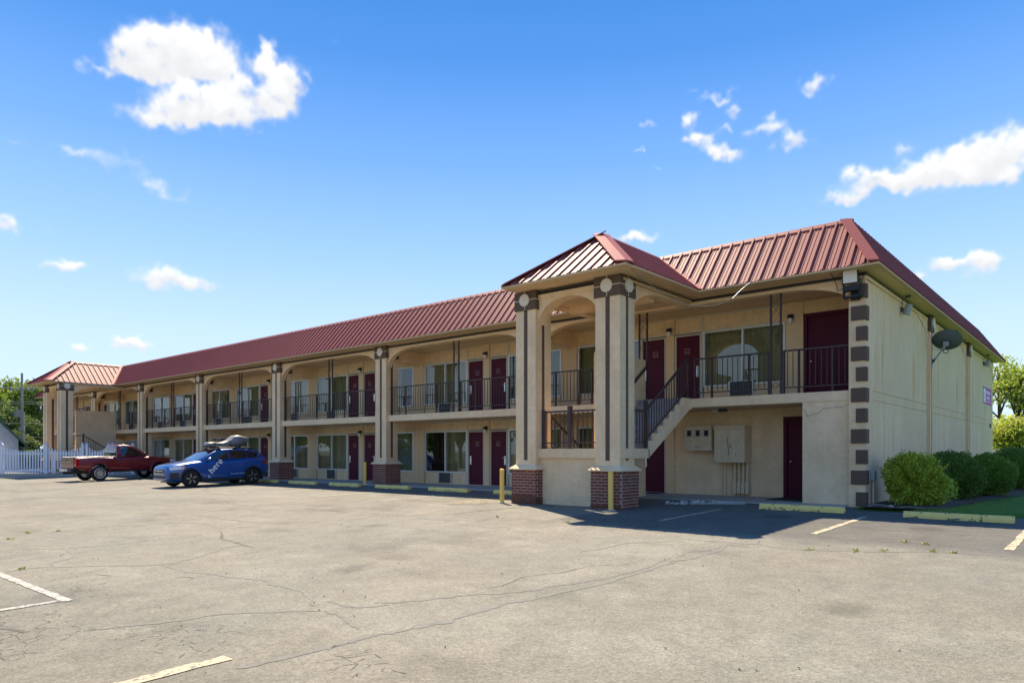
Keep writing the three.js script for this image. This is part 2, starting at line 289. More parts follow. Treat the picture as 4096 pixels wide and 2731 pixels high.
struct('parking_lot', sheet([...steps(-75, -30, 1.2), ...steps(-29, -12, .45), ...steps(-11.7, 9, .18), ...steps(9.6, 45, 1.2)], [...steps(.3, 19, .17), ...steps(19.5, 50, 1)], (x, z) => gy(z), M.asphalt, lotTint), M.asphalt, 'worn sunlit asphalt parking lot with cracks and stains');

// cracks and sealed joints that run across the lot, given as paths on the ground
const lot = scene.getObjectByName('parking_lot');
function ribbon(pts, w, wob = .05, sd = 1) {
  const c = new THREE.CatmullRomCurve3(pts.map(([x, z]) => V(x, 0, z)), false, 'centripetal'), n = Math.max(12, Math.round(c.getLength() * 26)), p = [], uv = [], ix = [];
  for (let i = 0; i <= n; i++) {
    const t = i / n, a = c.getPoint(t), d = c.getTangent(t), o = (fbm(t * n * .09, sd, 4, sd) - .5) * wob * 3.2, ww = w * (.15 + 1.5 * Math.pow(fbm(t * n * .3, sd + 7, 3, sd), 1.4) * (.5 + fbm(t * n * .03, sd + 3, 2, sd))) * Math.min(1, 4 * Math.min(t, 1 - t) + .25) / 2;
    const x = a.x - d.z * o, z = a.z + d.x * o;
    for (const s of [-1, 1]) { const X = x - d.z * ww * s, Z = z + d.x * ww * s; p.push(X, gy(Z) + .003, Z); uv.push(X, Z); }
    if (i) { const k = i * 2; ix.push(k - 2, k - 1, k, k - 1, k + 1, k); }
  }
  const g = new THREE.BufferGeometry(); g.setAttribute('position', new THREE.Float32BufferAttribute(p, 3)); g.setAttribute('uv', new THREE.Float32BufferAttribute(uv, 2)); g.setIndex(ix); g.computeVertexNormals(); return g;
}
CRACKS.forEach(([w, dark, pts], i) => mesh('crack', ribbon(pts, w * 1.35, dark ? .035 : .05, i * 7 + 3), dark ? M.crack : M.tar, lot));
{ // crazed asphalt: short jagged cracks along the sides of loose cells
  const all = []; let sd = 900;
  for (const [cx, cz, rx, rz, cell, dens] of [[-3.3, 16.55, 1.5, .75, .13, .5], [-1.75, 15.5, .75, .5, .11, .3], [-4.6, 15.2, .7, .4, .14, .3], [.2, 14.9, .5, .3, .12, .3]]) {
    const P0 = (i, j) => [cx + (i + .5 * (j & 1) + (hash(i, j, 5) - .5) * .7) * cell, cz + (j * .86 + (hash(i, j, 6) - .5) * .7) * cell], n = Math.ceil(rx / cell);
    for (let i = -n; i <= n; i++) for (let j = -n; j <= n; j++) for (const [di, dj] of [[1, 0], [0, 1], [j & 1 ? 1 : -1, 1]]) {
      const a = P0(i, j), b = P0(i + di, j + dj), q = ((a[0] - cx) / rx) ** 2 + ((a[1] - cz) / rz) ** 2; sd++;
      if (q > 1 || hash(i * 3 + di, j * 5 + dj, 17) > dens * (1.15 - q) || Math.hypot(b[0] - a[0], b[1] - a[1]) > cell * 1.6) continue;
      all.push(ribbon([a, [(a[0] + b[0]) / 2 + rr(-.015, .015), (a[1] + b[1]) / 2 + rr(-.015, .015)], b], rr(.005, .011), .006, sd));
    }
  }
  mesh('crazing', all, M.crack, lot).userData.kind = 'stuff';
}
// painted stall lines, worn at their edges
function stripe(name, x0, x1, z0, z1, m, label) {
  const alongX = x1 - x0 > z1 - z0, L = alongX ? x1 - x0 : z1 - z0, n = Math.round(L * 16), p = [], uv = [], ix = [];
  for (let i = 0; i <= n; i++) for (const s of [0, 1]) {
    const t = i / n, e = (vnoise(i * .45, s * 9 + x0, 3) - .5) * .03;
    const x = alongX ? mix(x0, x1, t) : (s ? x1 : x0) + e, z = alongX ? (s ? z1 : z0) + e : mix(z0, z1, t);
    p.push(x, gy(z) + .0065, z); uv.push(x, z);
    if (i && s) { const k = i * 2 + s; ix.push(...(alongX ? [k - 3, k - 2, k - 1, k - 2, k, k - 1] : [k - 3, k - 1, k - 2, k - 2, k - 1, k])); }
  }
  const g = new THREE.BufferGeometry(); g.setAttribute('position', new THREE.Float32BufferAttribute(p, 3)); g.setAttribute('uv', new THREE.Float32BufferAttribute(uv, 2)); g.setIndex(ix); g.computeVertexNormals();
  return struct(name, g, m, label);
}
stripe('parking_line', -2.62, -2.50, 2.45, 5.35, M.paint, 'thin yellowed stall line in the shade of the portico');
stripe('parking_line', .52, .64, 2.4, 5.7, M.paint, 'wide worn stall line beside the corner wheel stop');
stripe('parking_line', 3.32, 3.44, 2.9, 5.9, M.paint, 'worn stall line past the wheel stop by the lawn');
for (const x of [-11.75, -14.8, -17.8, -20.8, -23.3]) stripe('parking_line', x - .05, x + .05, 2.6, 5.3, std([.50, .47, .38], .9, { map: chipMap }), 'faint stall line in front of the wheel stops');
for (const d of [0, .45, .9, 1.35]) stripe('parking_line', -9.35 + d * .5, -9.27 + d * .5, 3.2 + d * .3, 4.9 - d * .25, M.paint, 'short hatched line beside the left portico bollard');
stripe('parking_line', -7.4, -4.06, 15.58, 15.68, M.white, 'white bar closing an old parking stall in the foreground');
stripe('parking_line', -4.20, -4.10, 15.69, 19.5, M.white, 'long white stall line running off the cross bar');
stripe('parking_line', -.78, -.64, 15.55, 19.5, M.paint, 'short wide stall line at the bottom of the lot');
// lawn, planting bed, sidewalk
M.lawn = std([.15, .25, .05], 1, { map: grassTex });
struct('lawn', sheet(steps(.02, 40, .8), [...steps(-60, .6, 1), .75, .9, 1.0, 1.1, 1.2, 1.3], (x, z) => .02 + .03 * sm(0, 3, x) - .13 * sm(.8, 1.3, z + .25 * (fbm(x * 2.2, 5, 3, 66) - .5)), M.lawn), M.lawn, 'shaded green lawn beside the end wall of the motel');
{
  const s = new THREE.Shape(), P = [[.06, 1.02], [.9, 1.02], [1.5, .72], [1.75, -.2], [1.85, -2.2], [2.25, -5.2], [2.6, -8], [2.75, -12], [2.0, -15], [.06, -16]];
  s.moveTo(...P[0]); s.splineThru(P.slice(1).map((p) => new THREE.Vector2(...p)));
  const g = new THREE.ShapeGeometry(s, 40).rotateX(Math.PI / 2); g.attributes.position.array.forEach((v, i, a) => { if (i % 3 === 1) a[i] = .062; }); g.index && g.setIndex([...g.index.array].reverse()); g.computeVertexNormals();
  struct('planting_bed', wuv(g), M.mulch, 'brown mulch bed under the shrubs along the end wall');
}
struct('sidewalk', wuv(rbox(-52.2, -.37, -.16, .02, -1.84, .56, .02)), M.concrete, 'grey concrete walk along the ground floor rooms');

// ---------------------------------------------------------------- the motel
const L = 59.71, LP = 51.86, ZW = -1.8, F2 = 2.8, MOD = 7.85, SH = .18;
const LINES = [0, 1, 2, 3, 4, 5, 6, 7].map((k) => -2.38 - MOD * k), MIDS = [0, 1, 2, 3, 4, 5, 6].map((k) => -6.305 - MOD * k);
const motel = thing('motel_building', 'long two storey tan motel with maroon metal mansard roof and arched walkways', 'building');
const P = (name, g, m, parent = motel) => mesh(name, g, m, parent);
const mx = (x) => -LP - x, mE = (x) => -L - x;                   // mirror images: the far portico, the far end wall

// shell: end walls, back, storey slabs, flat roof
{
  const w = [], zs = [0, -22];
  for (const [y0, y1] of [[-.1, 2.555], [2.575, 2.785], [2.805, 5.42]]) w.push(box(-.3, 0, y0, y1, zs[1], -.02));
  w.push(box(-.3, -.02, -.1, 5.62, zs[1] + .02, -.04), box(-.3, .035, 5.42, 5.50, zs[1], -.02), box(-.3, 0, 5.58, 5.64, zs[1], -.02));
  P('end_wall', wuv(join(w)), M.endwall);
  P('end_wall', wuv(box(-L, -L + .3, -.1, 5.62, -22, -.02)), M.stucco);
  P('back_wall', wuv(box(-L + .3, -.3, -.1, 5.62, -22, -21.7)), M.stucco);
  P('trim_band', box(-.3, .02, 5.50, 5.58, -21.9, -.06), M.band);
  P('core_wall', box(-L + .3, -.3, -.1, 5.6, ZW - .6, ZW - .42), M.dim);
  P('flat_roof', box(-L + .5, -.5, 6.92, 6.98, -21.4, -.58), M.concrete);
  P('ceiling', box(-L + .3, -.3, 5.47, 5.53, ZW - .42, -.3), M.soffit);
  P('walkway_slab', wuv(rbox(-L + .06, -.06, 2.55, F2, ZW - .42, 0, .015)), M.stucco);
}
// end wall pilasters with capital and medallion, and the spandrel plates beside them
for (const z of [-7.2, -14.55]) {
  const p = part('pilaster', motel);
  P('shaft', wuv(join([box(0, .09, -.1, 5.08, z - .22, z - .07), box(0, .09, -.1, 5.08, z + .07, z + .22), box(0, .03, -.1, 5.08, z - .07, z + .07)])), M.endwall, p);
  P('stripe', box(.03, .045, .3, 5.08, z - .065, z + .065), M.dark, p);
  P('capital', box(0, .12, 5.08, 5.60, z - .26, z + .26), M.dark, p);
  P('medallion', new THREE.CylinderGeometry(.17, .17, .05, 28).rotateZ(Math.PI / 2).translate(.145, 5.36, z), M.line, p);
}
for (const [a, b] of [[-.1, -6.98], [-7.42, -14.33], [-14.77, -21.9]]) for (const [c, s] of [[a, -1], [b, 1]]) {
  const g = poly([[0, 4.62], [.22, 5.08], [1.25, 5.36], [1.25, 5.42], [0, 5.42]], .02).rotateY(-Math.PI / 2);   // profile runs along z
  g.scale(1, 1, s); if (s < 0) { const q = g.attributes.position; for (let i = 0; i < q.count; i += 3) { const t = [q.getX(i), q.getY(i), q.getZ(i)]; q.setXYZ(i, q.getX(i + 1), q.getY(i + 1), q.getZ(i + 1)); q.setXYZ(i + 1, ...t); } g.computeVertexNormals(); }
  if (c === a && a === -.1) continue;
  P('spandrel', wuv(g.translate(.022, 0, c)), M.endwall);
}

// corner pier and its quoins
P('corner_pier', wuv(join([box(-.37, -.001, -.1, 5.42, -.6, .08), box(-.37, .02, 5.42, 5.5, -.6, .1), box(-.37, -.001, 5.58, 5.62, -.6, .08)])), M.stucco);
P('trim_band', box(-.38, .03, 5.50, 5.58, -.05, .11), M.band);
[5.14, 4.62, 4.13, 3.65, 3.16, 2.665, 2.175, 1.68, 1.185, .695, .175].forEach((y, i) => P('quoin', rbox(i % 2 ? -.31 : -.20, .04, y - .168, y + .168, i % 2 ? -.12 : -.03, .125, .008), M.dark));
P('corner_pier', wuv(box(mE(0), mE(-.37), -.1, 5.62, -.6, .08)), M.stucco);
[5.14, 4.62, 4.13, 3.65, 3.16, 2.665, 2.175, 1.68, 1.185, .695, .175].forEach((y, i) => P('quoin', box(mE(.04), mE(i % 2 ? -.31 : -.20), y - .168, y + .168, -.12, .125), M.dark));
// panel walls that close the ground floor at both ends
for (const [a, b] of [[-1.49, -.371], [mE(-.371), mE(-1.49)]]) P('panel_wall', wuv(box(a, b, -.1, 2.549, -1.78, -.015)), M.stucco);
P('wall_crack', tube([[-1.47, 2.38, -.013], [-1.40, 2.30, -.013], [-1.36, 2.20, -.013], [-1.22, 2.25, -.013], [-1.10, 2.27, -.013], [-1.0, 2.36, -.013], [-.75, 2.40, -.013], [-.55, 2.40, -.013], [-.39, 2.46, -.013]], .0045, 60, 5), M.crack);

// columns along the walk and at the porticos: brick base, flared cap, fluted shaft, capital with medallions
const brickGeo = {};
const bg = (w, h, d) => brickGeo[`${w.toFixed(3)},${h},${d}`] ??= new RoundedBoxGeometry(w, h, d, 1, .004);
function brickFace(col_, out, x0, x1, y0, n, place) {             // running bond on one face; place(cx, cy, w)
  const bl = .200, h = .061, j = .016;
  for (let c = 0; c < n; c++) {
    let x = x0; if (c % 2) x -= bl / 2;
    for (; x < x1 - .01; x += bl + j) { const a = Math.max(x, x0), b = Math.min(x + bl, x1); if (b - a > .03) place((a + b) / 2, y0 + c * (h + j) + h / 2, b - a, h); }
  }
}
function column(x0, x1, z0, z1, single, y00 = -.12) {             // z1 is the front
  const c = part('column', motel), bx0 = x0 - .08, bx1 = x1 + .08, bz0 = z0 - .08, bz1 = z1 + .09, top = .83, rest = [];
  P('mortar', wuv(box(bx0 + .008, bx1 - .008, y00, top, bz0 + .008, bz1 - .008)), M.mortar, c);
  const n = Math.floor((top - y00) / .077), y0 = top - n * .077 + .006;
  brickFace(c, 0, bx0, bx1, y0, n, (x, y, w, h) => { const g = bg(w, h, .05); if (single) mesh('brick', g, M.brick[(rnd() * 5) | 0], c).position.set(x, y, bz1 - .025 + rr(-.003, .003)); else rest.push(g.clone().translate(x, y, bz1 - .025)); });
  brickFace(c, 0, bz0, bz1 - .055, y0, n, (z, y, w, h) => { const g = bg(w, h, .05); if (single) { const o = mesh('brick', g, M.brick[(rnd() * 5) | 0], c); o.position.set(bx1 - .025 + rr(-.003, .003), y, z); o.rotation.y = Math.PI / 2; } else rest.push(g.clone().rotateY(Math.PI / 2).translate(bx1 - .025, y, z)); });
  brickFace(c, 0, bz0, bz1 - .055, y0, n, (z, y, w, h) => rest.push(bg(w, h, .05).clone().rotateY(Math.PI / 2).translate(bx0 + .025, y, z)));
  brickFace(c, 0, bx0 + .055, bx1 - .055, y0, n, (x, y, w, h) => rest.push(bg(w, h, .05).clone().translate(x, y, bz0 + .025)));
  P('brickwork', rest, M.brick[1], c).userData.kind = 'stuff';
  const cap = new THREE.BufferGeometry(), lo = [[bx0 - .06, bz0 - .06], [bx1 + .06, bz0 - .06], [bx1 + .06, bz1 + .06], [bx0 - .06, bz1 + .06]], hi = [[x0, z0], [x1, z0], [x1, z1], [x0, z1]], v = [];
  for (let i = 0; i < 4; i++) { const k = (i + 1) % 4, a = [lo[i][0], .835, lo[i][1]], b = [lo[k][0], .835, lo[k][1]], a2 = [a[0], .862, a[2]], b2 = [b[0], .862, b[2]], h1 = [hi[i][0], .975, hi[i][1]], h2 = [hi[k][0], .975, hi[k][1]]; v.push(...b, ...a, ...a2, ...b, ...a2, ...b2, ...b2, ...a2, ...h1, ...b2, ...h1, ...h2); }
  v.push(...[0, 1, 2, 0, 2, 3].flatMap((i) => [lo[i][0], .835, lo[i][1]]));
  cap.setAttribute('position', new THREE.Float32BufferAttribute(v, 3)); cap.computeVertexNormals();
  P('base_cap', wuv(cap), M.stucco, c);
  const xm = (x0 + x1) / 2, zm = (z0 + z1) / 2, g = .066, d = .022, S = [box(x0, x1, .97, 1.09, z0, z1), box(x0 + d, x1 - d, 1.0, 5.4, z0 + d, z1 - d)];
  for (const [a, b] of [[x0, xm - g], [xm + g, x1]]) for (const [e, f] of [[z0, zm - g], [zm + g, z1]]) S.push(box(a, b, 1.09, 5.10, e, f));
  P('shaft', wuv(join(S)), M.stucco, c);
  P('groove', [box(xm - g, xm + g, 1.09, 5.09, z1 - d, z1 - d + .004), box(x1 - d, x1 - d + .004, 1.09, 5.09, zm - g, zm + g), box(x0 + d - .004, x0 + d, 1.09, 5.09, zm - g, zm + g), box(xm - g, xm + g, 1.09, 5.09, z0 + d - .004, z0 + d)], M.dark, c);
  P('capital', rbox(x0 - .03, x1 + .03, 5.095, 5.60, z0 - .03, z1 + .035, .008), M.dark, c);
  const my = 5.36;
  P('capital_joint', [box(xm - .008, xm + .008, 5.095, 5.6, z1 + .035, z1 + .039), box(x0 - .03, x1 + .03, my - .008, my + .008, z1 + .035, z1 + .039), box(x1 + .03, x1 + .034, 5.095, 5.6, zm - .008, zm + .008), box(x1 + .03, x1 + .034, my - .008, my + .008, z0, z1 + .03)], M.line, c);
  P('medallion', new THREE.CylinderGeometry(.165, .165, .045, 32).rotateX(Math.PI / 2).translate(xm, my, z1 + .05), M.line, c);
  P('medallion', new THREE.CylinderGeometry(.165, .165, .045, 32).rotateZ(Math.PI / 2).translate(x1 + .05, my, zm), M.line, c);
  return c;
}
for (let k = 1; k <= 6; k++) column(LINES[k] - .34, LINES[k] + .34, -.5, .1, k === 2 || k === 3, -.05);
{
  const m = std([.21, .085, .05], .95, { map: brickMap });
  for (const [x0, x1, y] of [[-5.25, -4.54, .0], [-7.83, -7.15, .15]]) { const c = column(x0, x1, 3.03, 3.7, true, -.16); P('mortar_smear', wuv(join([box(x0 - .083, x1 + .083, -.16, y, 3.787, 3.797), box(x1 + .077, x1 + .087, -.16, y - .05, 2.95, 3.786)])), m, c); }
}
column(mx(-4.54), mx(-5.25), 3.03, 3.7, false, -.16); column(mx(-7.15), mx(-7.83), 3.03, 3.7, false, -.16);

// beams, dark band and arch spandrels over the walk
function arch(w, drop, t, y = 5.41) {                             // quarter arch in the xy plane: corner at x = 0, runs to x = w
  const p = [[0, y], [0, y - drop]]; for (let i = 1; i <= 16; i++) { const a = i / 16 * Math.PI / 2; p.push([w * (1 - Math.cos(a)), y - drop + drop * Math.sin(a)]); }
  return poly(p, t);
}
function flipX(g) { g = flat(g.scale(-1, 1, 1)); const q = g.attributes.position, s = new Float32Array(q.array.length); for (let i = 0; i < q.count; i += 3) for (const [a, b] of [[0, 0], [1, 2], [2, 1]]) for (let k = 0; k < 3; k++) s[(i + a) * 3 + k] = q.array[(i + b) * 3 + k]; g.setAttribute('position', new THREE.BufferAttribute(s, 3)); g.computeVertexNormals(); return g; }
const ends = [-.37, ...[1, 2, 3, 4, 5, 6].flatMap((k) => [LINES[k] + .34, LINES[k] - .34]), mE(-.37)];
for (let i = 0; i < ends.length; i += 2) {
  const a = ends[i], b = ends[i + 1];
  P('beam', wuv(join([box(b, a, 5.41, 5.47, -.30, .015), box(b, a, 5.47, 5.5, -.30, -.005), box(b, a, 5.58, 5.6, -.3, -.005), box(b, a, 5.5, 5.58, -.3, -.02)])), M.stucco);
  P('trim_band', box(b, a, 5.502, 5.578, -.02, .012), M.band);
  P('arch_spandrel', wuv(flipX(arch(i ? 1.45 : 1.6, i ? .67 : .48, .2)).translate(a, 0, -.21)), M.stucco);
  P('arch_spandrel', wuv(arch(i < 12 ? 1.45 : 1.6, i < 12 ? .67 : .48, .2).translate(b, 0, -.21)), M.stucco);
}
// cross beams from each column back to the wall, on both floors
for (let k = 1; k <= 6; k++) for (const [y, d] of [[5.47, .56], [2.55, .30]]) {
  const p = [[.5, y], [-ZW, y], [-ZW, y - d]]; for (let i = 1; i < 10; i++) { const t = i / 10; p.push([mix(-ZW, .5, t), y - d + .2 * d * Math.sin(t * Math.PI)]); } p.push([.5, y - d]);
  P('cross_beam', wuv(poly(p.reverse(), .2).rotateY(Math.PI / 2).translate(LINES[k] + .12, 0, 0)), M.stucco);
}

// doors, windows and piers of the rooms
let brickBudget = 0;
const courseGeo = new RoundedBoxGeometry(1, .0585, .1, 1, .004);
function pier(x0, x1, y0, y1, zf, near) {
  const p = part('brick_pier', motel); P('pier_core', box(x0 + .004, x1 - .004, y0, y1, ZW - .2, zf - .006), M.cream, p);
  const rest = [];
  for (let y = y0, i = 0; y < y1 - .03; y += .066, i++) {
    if (near) { const o = mesh('painted_brick', courseGeo, M.cream, p); o.scale.set(x1 - x0, 1, 1); o.position.set((x0 + x1) / 2, y + .03, zf - .05 + rr(-.002, .002)); }
    else rest.push(courseGeo.clone().scale(x1 - x0, 1, 1).translate((x0 + x1) / 2, y + .03, zf - .05));
  }
  if (rest.length) P('brickwork', rest, M.cream, p).userData.kind = 'stuff';
}
function curtainGeo(w, h, sd) {
  const n = 64, g = new THREE.PlaneGeometry(w, h, n, 1), q = g.attributes.position;
  for (let i = 0; i < q.count; i++) { const x = q.getX(i), ph = x * 34 + 3 * fbm(x * 2 + sd, 1, 2, sd); q.setZ(i, .035 * Math.sin(ph) + .02 * Math.sin(ph * .37 + sd)); }
  g.computeVertexNormals(); return g;
}
const CUR = [0, 1, 2].map((i) => curtainGeo(2.5, 1.7, i * 3.7));
const curtainMats = [[.44, .385, .22], [.36, .34, .20], [.50, .43, .26]].map((c) => std(c, .95, { side: THREE.DoubleSide }));
const plateGeo = join([box(-.085, .085, -.085, -.07, 0, .012), box(-.085, .085, .07, .085, 0, .012), box(-.085, -.07, -.07, .07, 0, .012), box(.07, .085, -.07, .07, 0, .012), box(-.05, .05, -.028, -.004, 0, .008)]);
const plateMat = std([.30, .22, .22], .6), lockGeo = join([rbox(-.045, .045, -.17, .17, 0, .03, .01), rod([-.01, -.10, .03], [-.01, -.10, .075], .012), rod([-.01, -.10, .07], [.10, -.10, .07], .011), box(-.03, .03, .02, .1, .03, .036)]);
function door(x0, x1, y0, hinge, plate = true, yt = y0 + 2.13) {  // opening x0..x1; hinge -1: lock on the +x side
  const d = part('door', motel), f = .045;
  P('door_leaf', rbox(x0 + f, x1 - f, y0 + .02, yt - f, ZW - .09, ZW - .035, .006), M.door, d);
  P('door_frame', [box(x0, x0 + f, y0, yt, ZW - .12, ZW + .02), box(x1 - f, x1, y0, yt, ZW - .12, ZW + .02), box(x0 + f, x1 - f, yt - f, yt, ZW - .12, ZW + .02)], M.trim, d);
  P('threshold', box(x0 + f, x1 - f, y0, y0 + .02, ZW - .12, ZW + .03), M.steel, d);
  const cx = (x0 + x1) / 2, lx = hinge < 0 ? x1 - f - .09 : x0 + f + .09;
  const lock = P('lock', lockGeo, M.steel, d); lock.position.set(lx, y0 + .98, ZW - .035); if (hinge < 0) lock.rotation.z = Math.PI;
  if (plate) P('room_number', plateGeo, plateMat, d).position.set(cx + .05 * hinge, y0 + 1.62, ZW - .035);
}
let wn = 0;
function windowUnit(x0, x1, y0, ys = y0 + .52, yt = y0 + 2.16, ac = null) {
  const w = part('window', motel), f = .05, xm = (x0 + x1) / 2;
  P('window_frame', [box(x0, x1, ys - .05, ys, ZW - .1, ZW + .03), box(x0, x1, yt - f, yt, ZW - .1, ZW + .012), box(x0, x0 + f, ys, yt - f, ZW - .1, ZW + .012), box(x1 - f, x1, ys, yt - f, ZW - .1, ZW + .012), box(xm - .03, xm + .03, ys, yt - f, ZW - .1, ZW + .02)], M.alum, w);
  for (const [a, b] of [[x0 + f, xm - .03], [xm + .03, x1 - f]]) { const g = P('pane', new THREE.PlaneGeometry(b - a, yt - f - ys), M.glass, w); g.position.set((a + b) / 2, (ys + yt - f) / 2, ZW - .03); g.rotation.x = rr(-.003, .003); g.rotation.y = rr(-.004, .004); }
  const c = P('curtain', CUR[wn % 3], curtainMats[(wn * 7 + 1) % 3], w); c.position.set(xm, (ys + yt) / 2, ZW - .22); c.scale.set((x1 - x0) / 2.5, 1, 1); wn++;
  if (wn % 5 === 3) { c.scale.x *= .58; c.position.x += (wn % 2 ? 1 : -1) * (x1 - x0) * .2; }      // a curtain left half open
  P('sill_panel', wuv(box(x0 + .02, x1 - .02, y0, ys - .05, ZW - .1, ZW - .01)), M.cream, w);
}
const ACS = [], LAMPS = [];
const rooms = [];                                                 // [line side, mid side]
for (let k = 0; k < 7; k++) { rooms.push([LINES[k] + SH, MIDS[k] + SH, -1, k * 2]); rooms.push([LINES[k + 1] + SH, MIDS[k] + SH, 1, k * 2 + 1]); }
for (const y0 of [.02, F2]) for (const [a, m, s, i] of rooms) {   // s -1: the room lies to -x of its column line
  const lower = y0 < 1, blind = lower && i === 0, top = lower ? 2.55 : 5.47;
  const W = [a + s * .36, a + s * 2.83].sort((p, q) => p - q), D = [m - s * .16, m - s * 1.04].sort((p, q) => p - q);
  const x0 = Math.min(a, m), x1 = Math.max(a, m);
  if (blind) { P('plain_wall', wuv(box(m + .14, -2.602, y0, top, ZW - .2, ZW)), M.stucco); continue; }
  windowUnit(W[0], W[1], y0); door(D[0], D[1], y0, s);
  P('header_panel', wuv(join([box(x0 + .15, x1 - .15, y0 + 2.16, top, ZW - .15, ZW - .01)])), M.cream);
  P('batten', [box(W[0] - .02, W[1] + .02, y0 + 2.16, y0 + 2.19, ZW - .01, ZW + .012), box(D[0], D[1], y0 + 2.16, y0 + 2.19, ZW - .01, ZW + .012), box((W[s < 0 ? 0 : 1] + D[s < 0 ? 1 : 0]) / 2 - .03, (W[s < 0 ? 0 : 1] + D[s < 0 ? 1 : 0]) / 2 + .03, y0, top - .04, ZW - .012, ZW + .008), box(x0 + .15, x1 - .15, top - .04, top, ZW - .012, ZW + .02)], M.trim);
  ACS.push([a + s * 1.62, y0 + (i ? .16 : .24), i, lower]);
}
for (const y0 of [.02, F2]) {
  const top = y0 < 1 ? 2.55 : 5.47;
  LINES.forEach((x, k) => { if (y0 < 1 && k === 0) return; pier(x + SH - (k ? .33 : .34), x + SH + (k === 0 ? .15 : k < 7 ? .33 : .06), y0, top, ZW + .035, (y0 > 1 && k < 1) || k === 2); });
  MIDS.forEach((x, k) => { pier(x + SH - .14, x + SH + .14, y0, top, ZW + .035, k === 0 ? y0 > 1 : k < 3); if (!(y0 < 1 && k === 0)) LAMPS.push([x + SH, y0 + (y0 < 1 ? 2.23 : 2.32), k]); });
  LAMPS.push(...(y0 > 1 ? [[LINES[0] + SH - .17, y0 + 2.28, 9]] : []));
}
// storage doors with wide maroon frames by the corner
function storeDoor(x0, x1, y0, yt, knob) {
  const d = part('door', motel);
  P('door_frame', [box(x0, x0 + .1, y0, yt, ZW - .12, ZW + .03), box(x0 + .1, x1, yt - .1, yt, ZW - .12, ZW + .03)], M.door, d);
  P('door_leaf', box(x0 + .1, x1, y0 + .02, yt - .1, ZW - .1, ZW - .045), M.door, d);
  P('handle', new THREE.SphereGeometry(.034, 16, 12).scale(1, 1, .8).translate(x0 + .2, y0 + knob, ZW + .01), M.steel, d);
}
storeDoor(-2.05, -.3, F2, 5.12, 1.0); storeDoor(-2.60, -1.45, .02, 2.3, 1.02);
P('plain_wall', wuv(box(-2.1, -.3, 5.12, 5.47, ZW - .2, ZW)), M.cream); P('plain_wall', wuv(box(-2.61, -1.45, 2.3, 2.55, ZW - .2, ZW)), M.stucco);
P('plain_wall', wuv(box(mE(-.3), mE(-2.45), F2, 5.47, ZW - .2, ZW)), M.stucco); P('plain_wall', wuv(box(mE(-.3), mE(-2.45), .02, 2.55, ZW - .2, ZW)), M.stucco);

// balcony railings and slim iron posts
const balusterGeo = new THREE.BoxGeometry(.017, .86, .017), farBal = [];
function rail(x0, x1, near) {
  const r = part('railing', motel), z = -.12, n = Math.round((x1 - x0) / .14);
  P('top_rail', rbox(x0, x1, 3.885, 3.93, z - .03, z + .03, .008), M.iron, r);
  P('bottom_rail', box(x0, x1, 2.945, 2.975, z - .015, z + .015), M.iron, r);
  const b = [];
  for (let i = 1; i < n; i++) { const x = x0 + (x1 - x0) * i / n; if (near) mesh('baluster', balusterGeo, M.iron, r).position.set(x, 3.43, z); else b.push(balusterGeo.clone().translate(x, 3.43, z)); }
  if (b.length) P('balusters', b, M.iron, r).userData.kind = 'stuff';
  for (const x of [x0 + .03, mix(x0, x1, .25), mix(x0, x1, .74), x1 - .03]) P('post', box(x - .026, x + .026, F2, 3.9, z - .055, z - .006), M.iron, r);
}
function ironPost(x, y0 = F2) {
  const p = part('iron_post', motel), z = -.12, w = .13;
  for (const s of [-1, 1]) P('upright', box(x + s * w - .022, x + s * w + .022, y0, 5.41, z - .022, z + .022), M.iron, p);
  const s = []; for (const y of [5.05, 4.6, 3.2]) { s.push(bar([x - w + .02, y - .2, z], [x + w - .02, y + .12, z], .009), bar([x + w - .02, y - .2, z], [x - w + .02, y + .12, z], .009)); }
  for (const y of [5.22, 4.35, 3.0]) for (const q of [-1, 1]) s.push(new THREE.TorusGeometry(.04, .006, 5, 14, 4.6).rotateZ(q > 0 ? 0 : 1.7).translate(x + q * .05, y, z));
  P('scroll_work', s, M.iron, p);
}
for (let k = 0; k < 7; k++) ironPost(MIDS[k] + SH); ironPost(LINES[0] + SH);
const bays = [[-4.52, -2.36, true], [-2.04, -.37, true], [LINES[1] + .34, -7.95, true]];
for (let k = 1; k < 5; k++) bays.push([LINES[k + 1] + .34, MIDS[k] + SH - .16, k < 3], [MIDS[k] + SH + .16, LINES[k] - .34, k < 2]);
bays.push([mx(-7.95), LINES[5] - .34, false], [LINES[6] + .34, mx(-4.4), false], [MIDS[6] + SH + .16, LINES[6] - .34, false], [mE(-.37), MIDS[6] + SH - .16, false]);
for (const [a, b, n] of bays) rail(Math.min(a, b), Math.max(a, b), n);
P('railing_panel', box(-7.95, -6.0, 2.8, 2.95, -.14, -.1), M.iron);

